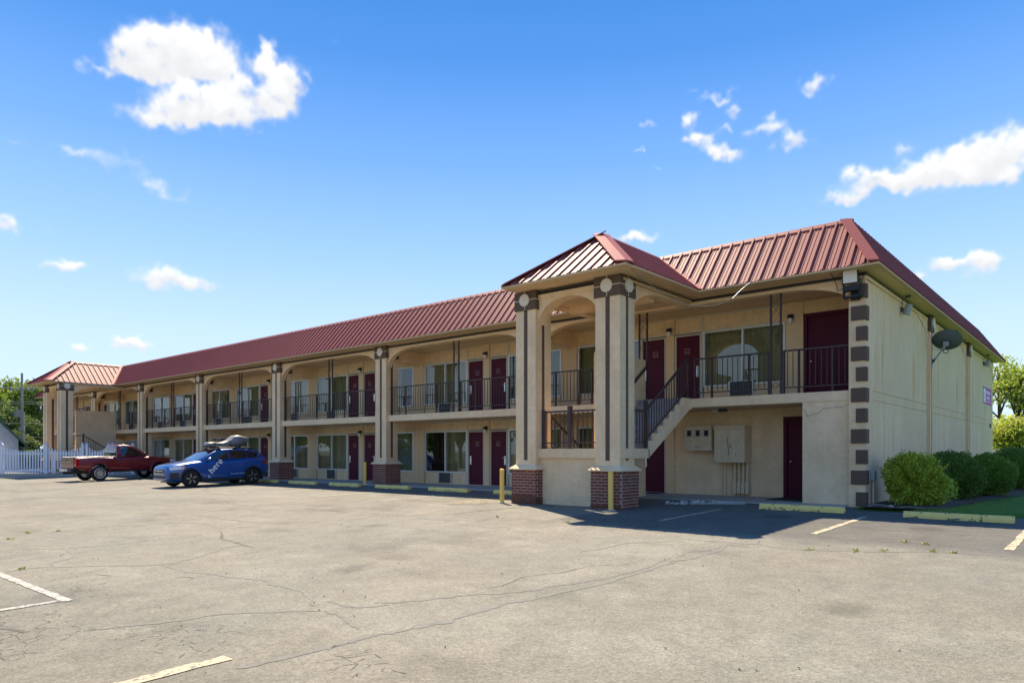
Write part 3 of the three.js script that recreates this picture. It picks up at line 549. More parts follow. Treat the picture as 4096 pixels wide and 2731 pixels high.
// stair porticos: one near this end, its mirror image at the far end
function portico(far) {
  const X = (x) => far ? mx(x) : x, B = (a, b, ...r) => box(Math.min(X(a), X(b)), Math.max(X(a), X(b)), ...r);
  const place = (g) => far ? flipX(g).translate(-LP, 0, 0) : g;    // a shape built for the near end
  P('landing_wall', wuv(join([B(-7.15, -5.25, -.2, 1.149, 3.2, 3.5), B(-7.72, -7.5, -.2, 1.149, 2.4, 3.1)])), M.stucco);
  P('landing_slab', wuv(join([B(-7.80, -4.50, 1.15, 1.39, 2.36, 3.58)])), M.stucco);
  P('beam', wuv(join([B(-7.15, -5.25, 5.36, 5.47, 3.15, 3.62), B(-7.15, -5.25, 5.47, 5.6, 3.15, 3.60)])), M.stucco);
  { // round arch between the front columns
    const p = [[-7.15, 5.36], [-7.15, 4.70]]; for (let i = 1; i < 28; i++) { const a = i / 28 * Math.PI; p.push([-6.2 - .95 * Math.cos(a), 4.70 + .63 * Math.sin(a)]); } p.push([-5.25, 4.70], [-5.25, 5.36]);
    P('arch', wuv(place(poly(p, .4).translate(0, 0, 3.18))), M.stucco);
  }
  P('trim_band', B(-7.12, -5.28, 5.502, 5.578, 3.60, 3.632), M.band);
  for (const [x, s] of [[-4.6, 1], [-7.79, -1]]) {                // side beams back to the walk, each with its spandrel
    P('beam', wuv(join([B(x - s * .3, x, 5.41, 5.47, .02, 3.03), B(x - s * .3, x - s * .02, 5.47, 5.6, .02, 3.03)])), M.stucco);
    P('trim_band', B(x - s * .02, x + s * .012, 5.502, 5.578, .03, 3.0), M.band);
    const g = arch(1.5, .67, .2).rotateY(Math.PI / 2).translate(x - (s > 0 ? .22 : -.02), 0, 3.03);
    P('arch_spandrel', wuv(place(g)), M.stucco);
  }
  P('ceiling', B(-7.9, -4.5, 5.471, 5.53, -.02, 3.6), M.soffit);
  P('ceiling_beam', wuv(B(-7.5, -4.88, 5.30, 5.47, 1.45, 1.7)), M.stucco);
  // upper flight
  const n = 7, tr = .313, ri = .2014, z0 = 2.38, saw = [[z0 + .02, 1.15], [z0 + .02, 1.39]];
  for (let i = 0; i < n; i++) saw.push([z0 - tr * i, 1.39 + ri * (i + 1)], [z0 - tr * (i + 1), 1.39 + ri * (i + 1)]);
  saw.push([.002, 2.8], [.002, 2.50], [.12, 2.50]);
  const st = part('staircase', motel);
  P('stringer', wuv(place(poly(saw.slice().reverse(), 1.47).rotateY(-Math.PI / 2).translate(-4.5, 0, 0))), M.stucco, st);
  for (let i = 0; i < n; i++) P('step', wuv(B(-5.95, -4.62, 1.39 + ri * i + .005, 1.39 + ri * (i + 1) + .004, z0 - tr * (i + 1), z0 - tr * i + .025)), M.step, st);
  // lower flight on the other side of the spine wall
  const lo = [[.2, -.1]]; for (let i = 0; i < n; i++) lo.push([.2 + tr * i, .2 * (i + 1)], [.2 + tr * (i + 1), .2 * (i + 1)]); lo.push([2.4, 1.39], [2.4, -.1]);
  const s2 = part('staircase', motel);
  P('stringer', wuv(place(poly(lo.slice().reverse(), 1.45).rotateY(-Math.PI / 2).translate(-6.22, 0, 0))), M.stucco, s2);
  for (let i = 0; i < n; i++) P('step', wuv(B(-7.62, -6.25, .2 * i + .01, .2 * (i + 1) + .004, .175 + tr * i, .2 + tr * (i + 1))), M.step, s2);
  P('spine_wall', wuv(B(-6.2, -5.97, -.1, 4.0, .015, 2.36)), M.stucco);
  const h = part('handrail', motel);
  P('rail', bar([X(-5.90), 2.12, 2.38], [X(-5.90), 3.88, -.05], .045, .06), M.iron, h); P('bracket', [box(X(-5.97), X(-5.9), 2.5, 2.53, 1.8, 1.83), box(X(-5.97), X(-5.9), 3.35, 3.38, .6, .63)], M.iron, h);
  // railings of landing and flights
  const r = part('railing', motel), bal = (x, y0, y1, z) => { const o = mesh('baluster', balusterGeo, M.iron, r); o.position.set(x, (y0 + y1) / 2, z); o.scale.set(1.15, (y1 - y0) / .86, 1.15); };
  P('top_rail', B(-7.15, -5.25, 2.345, 2.39, 3.37, 3.43), M.iron, r); P('bottom_rail', B(-7.15, -5.25, 1.53, 1.56, 3.385, 3.415), M.iron, r);
  for (let i = 1; i < 13; i++) bal(X(mix(-7.15, -5.25, i / 13)), 1.40, 2.36, 3.4);
  P('post', B(-6.30, -6.20, 1.39, 2.5, 3.34, 3.44), M.iron, r); P('post', B(-7.15, -7.06, 1.39, 2.42, 3.36, 3.44), M.iron, r);
  const x = X(-4.56);
  P('post', B(-4.60, -4.52, 1.39, 2.62, 2.41, 2.49), M.iron, r); P('post', B(-4.585, -4.535, 2.8, 3.93, .12, .17), M.iron, r);
  P('top_rail', [B(-4.585, -4.535, 2.33, 2.375, 2.49, 3.03), bar([x, 2.38, 2.42], [x, 3.90, .15], .05, .05)], M.iron, r);
  P('bottom_rail', [B(-4.575, -4.545, 1.53, 1.56, 2.49, 3.03), bar([x, 1.64, 2.42], [x, 3.06, .15], .03, .03)], M.iron, r);
  for (const z of [2.62, 2.75, 2.88]) bal(x, 1.54, 2.35, z);
  for (let i = 1; i < 17; i++) { const z = mix(2.42, .15, i / 17); bal(x, mix(1.64, 3.06, i / 17), mix(2.38, 3.9, i / 17), z); }
  P('top_rail', [bar([X(-7.7), 2.38, 2.42], [X(-7.7), 1.05, .2], .05, .05), B(-7.73, -7.67, 2.345, 2.39, 2.42, 3.03)], M.iron, r);
  P('bottom_rail', bar([X(-7.7), 1.55, 2.42], [X(-7.7), .22, .2], .03, .03), M.iron, r);
  P('post', B(-7.74, -7.66, 1.39, 2.5, 2.39, 2.47), M.iron, r); P('post', B(-7.74, -7.66, -.05, 1.12, .15, .23), M.iron, r);
  for (let i = 1; i < 16; i++) bal(X(-7.7), mix(1.55, .22, i / 16), mix(2.38, 1.05, i / 16), mix(2.42, .2, i / 16));
}
portico(false); portico(true);

// ---------------------------------------------------------------- ribbed metal roof
const roof = part('roof', motel), EY = 5.62, RY = 7.07, EZ = .7, RZ = -.55, EX = .45, RX = -.5, PE = -3.95, PW = -7.75, PR = -5.85, PF = 4.4, PB = 2.5;
const RIB = [[0, 0], [.018, .042], [.056, .042], [.078, 0], [.135, 0], [.145, .009], [.163, .009], [.173, 0], [.228, 0], [.238, .009], [.256, .009], [.266, 0], [.305, 0]];
function slope(a, b, e, r, t0, t1) {                              // a..b along the eave (e(u) on the eave, r(u) level with it on the ridge); t0, t1 clip the sheet
  const s = Math.sign(b - a), n = V(), E = V(), R = V(); e(a, E); r(a, R);
  const U = V(); e(a + s, U).sub(E); n.crossVectors(U, R.clone().sub(E)).normalize(); if (n.y < 0) n.negate();
  const flipN = new THREE.Vector3().crossVectors(U, R.clone().sub(E)).y < 0, W = .915;
  for (let w = 0; w < Math.abs(b - a) - .001; w += W) {
    const pr = []; for (let k = 0; k < 3; k++) RIB.forEach(([u, h], i) => { if (i < RIB.length - 1 || k === 2) { const q = w + k * .305 + u; if (q <= Math.abs(b - a) + .0001) pr.push([a + s * q, h]); } });
    const v = []; let last = null;
    for (const [u, h] of pr) {
      const A = t0(u), C = t1(u), ok = C > A + .004; e(u, E); r(u, R); const lo = E.clone().lerp(R, A).addScaledVector(n, h), hi = E.clone().lerp(R, Math.max(A, C)).addScaledVector(n, h);
      if (last && (ok || last.ok)) { const [p, q] = [last.lo, last.hi], T = flipN ? [p, hi, lo, p, q, hi] : [p, lo, hi, p, hi, q]; for (const k of T) v.push(k.x, k.y, k.z); }
      last = { lo, hi, ok };
    }
    if (!v.length) continue;
    const g = new THREE.BufferGeometry(); g.setAttribute('position', new THREE.Float32BufferAttribute(v, 3)); g.computeVertexNormals();
    mesh('roof_panel', g, M.roof, roof);
  }
}
const cl = (x) => Math.max(0, Math.min(1, x));
// front of the main roof, cut by the two porticos
const cutAt = (x) => { let t = 0; for (const q of [x, mx(x)]) if (q > PW && q < PE) t = Math.max(t, q > PR ? (PE - q) / (PE - PR) : (q - PW) / (PR - PW)); return t; };
slope(EX, -L - EX, (u, o) => o.set(u, EY, EZ), (u, o) => o.set(u, RY, RZ), cutAt, (u) => Math.min(1, (EX - u) / (EX - RX), (u + L + EX) / (EX - RX)));
slope(EZ, -22.7, (u, o) => o.set(EX, EY, u), (u, o) => o.set(RX, RY, u), () => 0, (u) => Math.min(1, (EZ - u) / (EZ - RZ), (u + 22.7) / (EZ - RZ)));
for (const f of [(x) => x, mx]) {
  slope(PW, PE, (u, o) => o.set(f(u), EY, PF), (u, o) => o.set(f(u), RY, PB), () => 0, (u) => Math.min((u - PW) / (PR - PW), (PE - u) / (PE - PR)));
  for (const x of [PE, PW]) slope(PF, RZ, (u, o) => o.set(f(x), EY, u), (u, o) => o.set(f(PR), RY, u), (u) => cl((EZ - u) / (EZ - RZ)), (u) => Math.min(1, (PF - u) / (PF - PB)));
}
{ // plain sheets on the hidden far and back sides
  const g = new THREE.BufferGeometry(), q = [[-L - EX, EY, EZ], [-L - RX, RY, RZ], [-L - RX, RY, -21.45], [-L - EX, EY, -22.7], [EX, EY, -22.7], [RX, RY, -21.45]], v = [];
  for (const f of [[0, 1, 2], [0, 2, 3], [3, 2, 5], [3, 5, 4]]) for (const i of f) v.push(...q[i]);
  g.setAttribute('position', new THREE.Float32BufferAttribute(v, 3)); g.computeVertexNormals(); mesh('roof_sheet', g, phys([.30, .082, .072], .55, { side: THREE.DoubleSide }), roof);
}
// flashing strips over ridges, hips and valleys
function cap(A, B2, d1, d2, w, up = .05, t = .012) {
  const a = V(...A), b = V(...B2), D1 = V(...d1).normalize().multiplyScalar(w), D2 = V(...d2).normalize().multiplyScalar(w), U = V(0, up, 0), v = [];
  const P0 = [D1.clone().add(V(0, up * .92, 0)), U, D2.clone().add(V(0, up * .92, 0))], Q = P0.map((p) => p.clone().add(V(0, -t - .02, 0)));
  const ring = [P0[0], P0[1], P0[2], Q[2], Q[1], Q[0]];
  for (let i = 0; i < 6; i++) { const p = ring[i], q = ring[(i + 1) % 6]; for (const [o, r] of [[a, p], [b, p], [b, q], [a, p], [b, q], [a, q]]) v.push(o.x + r.x, o.y + r.y, o.z + r.z); }
  const e = (o, f) => { for (const k of f) v.push(o.x + ring[k].x, o.y + ring[k].y, o.z + ring[k].z); }; e(a, [0, 1, 5, 1, 4, 5, 1, 2, 4, 2, 3, 4]); e(b, [0, 5, 1, 1, 5, 4, 1, 4, 2, 2, 4, 3]);
  const g = new THREE.BufferGeometry(); g.setAttribute('position', new THREE.Float32BufferAttribute(v, 3)); g.computeVertexNormals();
  mesh('flashing', g, M.flash, roof);
}
M.flash = phys([.35, .10, .085], .55, { specularIntensity: .32, side: THREE.DoubleSide });
cap([RX + .05, RY, RZ], [PR, RY, RZ], [0, -1.16, 1], [0, -.05, -1], .13); for (let x = PR; x > mx(PR) + .1; x -= 6.7267) cap([x, RY, RZ], [Math.max(x - 6.7267, mx(PR)), RY, RZ], [0, -1.16, 1], [0, -.05, -1], .13); cap([mx(PR), RY, RZ], [mE(RX), RY, RZ], [0, -1.16, 1], [0, -.05, -1], .13);
cap([RX, RY, RZ], [RX, RY, -21.45], [1, -1.5, 0], [-1, -.05, 0], .13);
cap([RX, RY, RZ], [EX, EY + .01, EZ], [-1, .05, .35], [-.1, 0, -1], .24, .055);
cap([mE(RX), RY, RZ], [mE(EX), EY + .01, EZ], [1, .05, .35], [.1, 0, -1], .24, .055);
cap([RX, RY, -21.45], [EX, EY + .01, -22.7], [-.1, 0, 1], [-1, .05, -.35], .2, .055);
for (const f of [(x) => x, mx]) {
  const s = f === mx ? -1 : 1;
  cap([f(PR), RY, PB], [f(PR), RY, RZ], [1, -.7, 0], [-1, -.7, 0], .14);
  cap([f(PR), RY, PB], [f(PE), EY + .01, PF], [-s * .85, .02, .5], [s * .3, .0, -.9], .24, .055);
  cap([f(PR), RY, PB], [f(PW), EY + .01, PF], [s * .85, .02, .5], [-s * .3, .0, -.9], .24, .055);
  for (const x of [PE, PW]) cap([f(PR), RY - .01, RZ], [f(x), EY + .01, EZ], [x === PE ? s : -s, .02, -.25], [x === PE ? .15 * s : -.15 * s, .02, 1], .17, .05);
}
// eave trim and soffits
P('soffit', box(-L - EX + .02, EX - .02, 5.60, 5.612, .0, EZ - .02), M.soffit, roof); P('soffit', box(.001, EX - .02, 5.60, 5.612, -22.6, -.001), M.soffit, roof);
P('eave_trim', [box(-L - EX, mx(PW), 5.585, 5.635, EZ - .03, EZ - .005), box(mx(PE), PW, 5.585, 5.635, EZ - .03, EZ - .005), box(PE, EX, 5.585, 5.635, EZ - .03, EZ - .005), box(EX - .03, EX - .005, 5.585, 5.635, -22.68, EZ - .031)], M.soffit, roof);
for (const f of [(x) => x, mx]) {
  const B = (a, b, ...r) => box(Math.min(f(a), f(b)), Math.max(f(a), f(b)), ...r);
  P('soffit', [B(PW + .02, PE - .02, 5.60, 5.612, 3.6, PF - .02), B(-4.6, PE - .02, 5.60, 5.612, EZ - .02, 3.6), B(PW + .02, -7.70, 5.60, 5.612, EZ - .02, 3.0)], M.soffit, roof);
  P('eave_trim', [B(PW, PE, 5.585, 5.635, PF - .03, PF - .005), B(PE - .03, PE - .005, 5.585, 5.635, EZ, PF - .031), B(PW + .005, PW + .03, 5.585, 5.635, EZ, PF - .031)], M.soffit, roof);
}

// ---------------------------------------------------------------- things fixed to the building
const acGeo = box(-.34, .34, 0, .40, -.02, .02), acGrille = join([...Array(15)].map((_, i) => box(-.31 + i * .0443 - .012, -.31 + i * .0443 + .012, .03, .37, 0, .02))), acFrame = join([box(-.375, -.34, -.02, .42, -.02, .05), box(.34, .375, -.02, .42, -.02, .05), box(-.34, .34, .40, .42, -.02, .05)]);
for (const [x, y, i, lower] of ACS) {
  if (i === 1 && lower) continue;
  const first = i === 0, o = thing('air_conditioner', first ? 'grilled air conditioner in a white frame under the window beside the storage door' : lower ? 'grey grilled air conditioner set in the wall under a ground floor window' : 'dark grilled air conditioner under a second floor window behind the railing', 'air conditioner', [x, y - (lower ? .1 : .06), ZW + .02], 0, first ? undefined : lower ? 'ground floor air conditioners' : 'second floor air conditioners');
  mesh('casing', acGeo, M.ac, o); mesh('grille', acGrille, M.acgrille, o).position.z = .02; mesh('frame', acFrame, first ? M.alum : M.trim, o);
}
const lampBack = rbox(-.06, .06, -.02, .12, 0, .05, .01), lampHood = new THREE.CylinderGeometry(.075, .08, .10, 20).translate(0, .04, .1), lampJar = new THREE.CylinderGeometry(.062, .055, .13, 20).translate(0, -.075, .1);
for (const [x, y, k] of LAMPS) {
  const up = y > 3, o = thing('wall_light', k === 9 ? 'jar wall light with dark hood beside the wide second floor storage door' : up ? 'jar wall light with dark hood between two second floor doors' : 'jar wall light with dark hood between two ground floor doors', 'wall light', [x, y - .05, ZW + .036], 0, k === 9 ? undefined : up ? 'second floor wall lights' : 'ground floor wall lights');
  mesh('bracket', lampBack, M.black, o); mesh('hood', lampHood, M.black, o); mesh('jar', lampJar, M.lens, o);
}
{ // flood light on the corner
  const o = thing('flood_light', 'large square flood light on a bracket at the roof corner', 'flood light', [-.25, 5.12, .13]);
  const h = new THREE.Group(); h.name = 'lamp_head'; h.position.set(-.02, .33, .2); h.rotation.set(.12, .18, 0); o.add(h);
  mesh('housing', [rbox(-.18, .18, -.16, .18, -.06, .04, .02), ...[...Array(8)].map((_, i) => box(-.15 + i * .043 - .006, -.15 + i * .043 + .006, -.13, .15, -.12, -.06))], M.black, h);
  mesh('lens', box(-.15, .15, -.13, .15, .04, .05), M.lens, h); mesh('visor', box(-.19, .19, .175, .19, -.06, .07), M.gray, h);
  mesh('driver_box', rbox(-.17, .17, .0, .13, .1, .24, .02), M.black, o); mesh('bracket', [box(-.2, -.17, -.12, .3, .1, .16), box(.17, .2, -.12, .3, .1, .16), box(-.2, .2, -.14, -.1, .02, .16), box(-.05, .16, -.2, .1, 0, .03)], M.black, o);
  mesh('cable', [tube([[-.16, 0, .12], [-.12, -.18, .14], [.06, -.2, .12], [.16, -.02, .08], [.2, .25, .02], [.24, .46, -.02]], .008, 40), tube([[-.18, .12, .12], [-.34, .08, .06], [-.36, .2, .04], [-.44, .5, .3]], .009, 30)], M.black, o);
}
for (const [z, l] of [[-3.5, 'small spotlight high on the end wall between the corner and the dish'], [-10.9, 'small spotlight on the end wall hidden behind the dish'], [-18.9, 'small spotlight on the end wall above the pink sign']]) {
  const o = thing('wall_spotlight', l, 'spotlight', [.0, 5.22, z]);
  mesh('head', [new THREE.CylinderGeometry(.085, .105, .28, 18).rotateZ(-.25).translate(.17, 0, 0)], M.gray, o); mesh('mount', [box(0, .06, -.05, .08, -.05, .05), rod([.03, .02, 0], [.14, .02, 0], .02)], M.ac, o);
  mesh('cable', tube([[.04, .06, 0], [.05, .18, .04], [.06, .28, .0], [.2, .375, 0]], .008, 20), M.dark, o); mesh('junction', box(.12, .24, .33, .378, -.06, .06), M.dark, o);
}
{ // satellite dish on its arm, fixed to the first pilaster
  const o = thing('satellite_dish', 'dark grey oval satellite dish on an arm on the end wall', 'satellite dish', [.09, 4.1, -7.15]);
  const r = [], n = 16; for (let i = 0; i <= n; i++) r.push(new THREE.Vector2(.41 * i / n, .10 * (i / n) ** 2));
  const d = new THREE.LatheGeometry(r, 40), g = join([d, d.clone().translate(0, .012, 0), new THREE.TorusGeometry(.41, .011, 6, 40).rotateX(Math.PI / 2).translate(0, .105, 0)]); g.scale(1, 1, .82);
  const dish = mesh('dish', g, std([.085, .095, .095], .5, { side: THREE.DoubleSide }), o); dish.position.set(.42, .66, -.08); dish.rotation.set(-1.05, .3, .2);
  mesh('arm', [bar([.03, .03, 0], [.32, .42, .0], .05, .045), bar([.02, .46, 0], [.30, .37, .0], .018, .018)], M.gray, o); mesh('mount_plate', [box(0, .03, -.12, .2, -.06, .06), poly([[0, -.1], [.12, .1], [0, .16]], .05).translate(.0, 0, -.025)], M.gray, o);
  mesh('clamp', [rod([.31, .40, 0], [.40, .62, -.04], .04), rbox(.32, .46, .5, .64, -.09, .05, .02)], M.gray, o); mesh('cable_coil', new THREE.TorusGeometry(.07, .012, 8, 28).rotateY(.5).translate(.40, .34, .05), M.black, o);
}
{ // printed sign near the far end of the end wall; its print is too small to read in the photograph
  const c = document.createElement('canvas'); c.width = 256; c.height = 256; const x = c.getContext('2d');
  x.fillStyle = '#b8479a'; x.fillRect(0, 0, 256, 256); x.fillStyle = '#a03a5e'; x.fillRect(0, 0, 256, 34); x.fillRect(0, 236, 256, 20);
  x.fillStyle = '#f2eaf3'; x.fillRect(14, 60, 56, 168); x.beginPath(); x.arc(42, 52, 26, 0, 7); x.fill(); x.fillStyle = '#8c5b90'; x.fillRect(36, 96, 14, 30); x.fillRect(30, 150, 20, 18); x.fillRect(36, 196, 14, 20);
  x.fillStyle = '#f2eaf3'; let q = 88; for (const w of [16, 12, 13, 12, 18, 13, 12]) { x.fillRect(q, w > 15 ? 44 : 60, w, w > 15 ? 50 : 34); q += w + 6; } q = 100; for (const w of [14, 13, 15, 12, 13]) { x.fillRect(q, w > 14 ? 122 : 134, w, w > 14 ? 46 : 34); q += w + 8; }
  x.fillStyle = '#d79ac8'; x.fillRect(84, 186, 150, 12); x.fillRect(84, 210, 140, 12);
  const t = new THREE.CanvasTexture(c); t.colorSpace = THREE.SRGBColorSpace;
  const o = thing('wall_sign', 'pink and white printed sign on the end wall', 'sign', [.012, 3.86, -20.15], Math.PI / 2);
  mesh('board', box(-1.3, 1.3, -.42, .42, -.012, 0), M.alum, o); mesh('print', new THREE.PlaneGeometry(2.56, .8).translate(0, 0, .004), std(0xffffff, .6, { map: t }), o);
}
{
  const o = thing('junction_box', 'small grey junction box on a thin pipe beside the corner quoins', 'junction box', [.0, 0, -.42]);
  mesh('box', rbox(.0, .10, .62, .86, -.09, .09, .01), std([.30, .36, .36], .5), o); mesh('pipe', rod([.05, -.02, 0], [.05, .64, 0], .018), M.alum, o);
  const v = thing('vent_plate', 'tiny dark vent on the end wall below the sign', 'vent', [0, 2.55, -21.1]); mesh('plate', box(0, .03, -.1, .1, -.14, .14), M.dark, v); mesh('grille', [box(.03, .04, -.06, -.04, -.1, .1), box(.03, .04, .02, .04, -.1, .1)], M.gray, v);
}
{ // meters and service cabinet under the walkway
  const o = thing('meter_box', 'tan metal meter box with three small windows under the walkway', 'meter box', [-5.0, 1.35, ZW]);
  mesh('case', rbox(-.43, .43, 0, .74, 0, .42, .012), M.boxgray, o); for (const x of [-.28, .0, .27]) { mesh('window', box(x - .06, x + .06, .44, .60, .42, .428), M.black, o); mesh('bezel', [box(x - .075, x - .06, .42, .62, .42, .432), box(x + .06, x + .075, .42, .62, .42, .432), box(x - .06, x + .06, .42, .44, .42, .432), box(x - .06, x + .06, .60, .62, .42, .432)], M.gray, o); }
  mesh('label', box(-.08, .06, .09, .12, .42, .424), M.gray, o); mesh('latch', rbox(.34, .37, .08, .14, .42, .44, .005), M.lens, o);
  const c = thing('service_cabinet', 'tall tan two door service cabinet with pipes below it', 'cabinet', [-3.98, 1.0, ZW]);
  mesh('case', rbox(-.46, .46, 0, 1.06, 0, .52, .012), M.boxgray, c); mesh('lid', box(-.47, .47, .98, 1.065, 0, .545), M.boxgray, c);
  for (const s of [-1, 1]) mesh('cabinet_door', rbox(s < 0 ? -.445 : .006, s < 0 ? -.006 : .445, .02, .94, .52, .532, .005), M.boxgray, c);
  mesh('scuff', [box(-.05, -.025, .48, .74, .532, .5335), box(-.03, .0, .22, .5, .532, .5335), box(.03, .06, .42, .56, .532, .5335), box(.19, .22, .22, .27, .532, .5335)], std([.26, .235, .18], .9), c);
  mesh('pipe', rod([-.30, -.98, .12], [-.30, 0, .12], .04, .04, 14), M.boxgray, c);
  for (let i = 0; i < 4; i++) mesh('pipe', [rod([.02 + i * .125, -.62, .16], [.02 + i * .125, 0, .16], .04, .04, 14), rbox(-.03 + i * .125, .08 + i * .125, -.92, -.56, .06, .24, .04, 3)], M.boxgray, c);
}
{
  const d = thing('door_mat', 'black rubber mat before the ground floor storage door', 'mat', [-2.0, .02, -1.1]); mesh('mat', rbox(-.62, .62, 0, .02, -.5, .55, .008), M.rubber, d); mesh('mat_edge', [box(-.6, .6, .02, .026, .5, .53), box(-.6, .6, .02, .026, -.48, -.45)], M.black, d);
  const e = thing('door_mat', 'thin black mat before the maroon door behind the stair', 'mat', [-6.65, .02, -1.45]); mesh('mat', rbox(-.4, .4, 0, .015, -.3, .3, .006), M.rubber, e); mesh('mat_edge', [box(-.38, .38, .015, .02, .25, .28)], M.black, e);
  const w = thing('hanging_cable', 'loose pale cable sagging under the portico eave', 'cable', [0, 0, 0]);
  mesh('cable', tube([[-4.1, 5.59, 3.9], [-3.95, 5.3, 3.2], [-3.6, 4.98, 2.4], [-3.1, 4.92, 1.8], [-2.75, 5.15, 1.3], [-2.62, 5.45, .95], [-2.55, 5.6, .72]], .008, 60), std([.22, .2, .16], .7), w); mesh('loose_end', tube([[-2.75, 5.15, 1.3], [-2.62, 5.45, .95], [-2.54, 5.6, .74]], .0095, 12), M.alum, w);
  const s = thing('soffit_light', 'small strip light and pipe under the walkway near the stair', 'light', [-4.0, 2.49, -.9]); mesh('pipe', rod([-1.4, .03, -.3], [2.4, .03, -.3], .015), M.soffit, s); mesh('lamp_box', rbox(-.12, .12, -.04, .05, -.06, .06, .01), M.ac, s); mesh('tube_lamp', rod([-.32, 0, 0], [-.12, 0, 0], .028), M.lens, s);
  const f = thing('flood_light', 'small square flood light on the stair wall of the far portico', 'flood light', [mx(-5.95), 4.02, 2.0]); mesh('housing', rbox(0, .09, -.14, .14, -.13, .13, .02), M.black, f); mesh('lens', box(.09, .098, -.10, .08, -.1, .1), M.lens, f);
  const g = thing('flood_light', 'flood light under the far corner eave of the motel', 'flood light', [mE(.05), 4.75, .25]); mesh('housing', rbox(-.2, .2, -.05, .3, 0, .1, .02), M.black, g); mesh('lens', box(-.16, .16, -.0, .26, .1, .108), M.lens, g); mesh('bracket', [box(-.2, .2, -.25, -.05, 0, .06), box(.0, .2, -.1, .5, -.2, .0)], M.black, g);
}
// ---------------------------------------------------------------- wheel stops and bollards
{
  const g = poly([[-.085, 0], [.085, 0], [.083, .06], [.055, .125], [-.055, .125], [-.083, .06]], 1.86, .006).translate(0, 0, -.93).rotateY(Math.PI / 2);
  const p = [[-.93, 1.78, 'yellow wheel stop with crumbling edge before the ground floor storage door', -.01], [2.15, 2.0, 'yellow wheel stop with a split in it beside the lawn', -.035]];
  for (const x of [-9.75, -12.8, -15.75, -18.7, -21.65, -24.6, -27.55]) p.push([x, 1.4, null, rr(-.03, .03)]);
  p.forEach(([x, z, l, r]) => {
    const o = thing('wheel_stop', l ?? 'yellow painted wheel stop in the row before the rooms', 'wheel stop', [x, gy(z) - .004, z], r, l ? undefined : 'wheel stops along the room fronts');
    mesh('block', wuv(g.clone()), M.yellow, o); for (const s of [-.6, .6]) mesh('anchor_pin', new THREE.CylinderGeometry(.014, .014, .01, 10).translate(s, .133, 0), M.gray, o);
    if (x === 2.15) mesh('split', tube([[.42, .005, .09], [.43, .06, .088], [.41, .1, .072], [.42, .129, .05], [.43, .131, -.04]], .006, 24, 5), M.crack, o);
    const ch = []; for (let i = 0; i < 5; i++) { const q = rr(-.85, .85); ch.push(new THREE.IcosahedronGeometry(rr(.02, .045), 0).scale(1.8, .6, .35).translate(q, rr(.012, .05), .082)); } mesh('chip', ch, M.tar, o);
  });
  for (const [x, z, l] of [[-8.16, 3.9, 'yellow bollard at the left brick base of the portico'], [-4.62, 3.98, 'yellow bollard before the right brick base of the portico'], [-18.52, .55, 'yellow bollard beside the brick base of a walkway column']]) {
    const o = thing('bollard', l, 'bollard', [x, gy(z) - .02, z]);
    mesh('post', [new THREE.CylinderGeometry(.062, .062, .93, 28).translate(0, .465, 0)], M.post, o); mesh('dome', new THREE.SphereGeometry(.062, 28, 8, 0, 6.2832, 0, 1.5708).scale(1, .4, 1).translate(0, .93, 0), M.post, o); mesh('footing', new THREE.CylinderGeometry(.12, .13, .035, 20).translate(0, .018, 0), M.concrete, o);
  }
}
{ // broken concrete and dust along the edge of the walk, and scattered grit
  const m = [], t = new THREE.Matrix4(), q = new THREE.Quaternion();
  for (let i = 0; i < 420; i++) { const u = rnd(), x = mix(-4.2, -2.7, u) + rr(-.1, .1), z = mix(1.75, .75, u) + rr(-.28, .28) * rnd(), s = rr(.012, .045) * (rnd() < .1 ? 2 : 1); m.push(t.clone().compose(V(x, gy(z) + s * .3, z), q.setFromEuler(new THREE.Euler(rr(0, 6), rr(0, 6), rr(0, 6))).clone(), V(s, s * .5, s))); }
  for (let i = 0; i < 260; i++) { const x = rr(-9, 7), z = rr(4, 17), s = rr(.004, .012); m.push(t.clone().compose(V(x, gy(z) + .008 + s * .3, z), q.setFromEuler(new THREE.Euler(rr(0, 6), rr(0, 6), rr(0, 6))).clone(), V(s, s * .6, s))); }
  const o = inst('gravel', new THREE.IcosahedronGeometry(1, 0), std([.40, .39, .36], 1), m, scene); tag(o, 'broken concrete grit along the walk edge and loose on the lot', null, null, 'stuff');
}

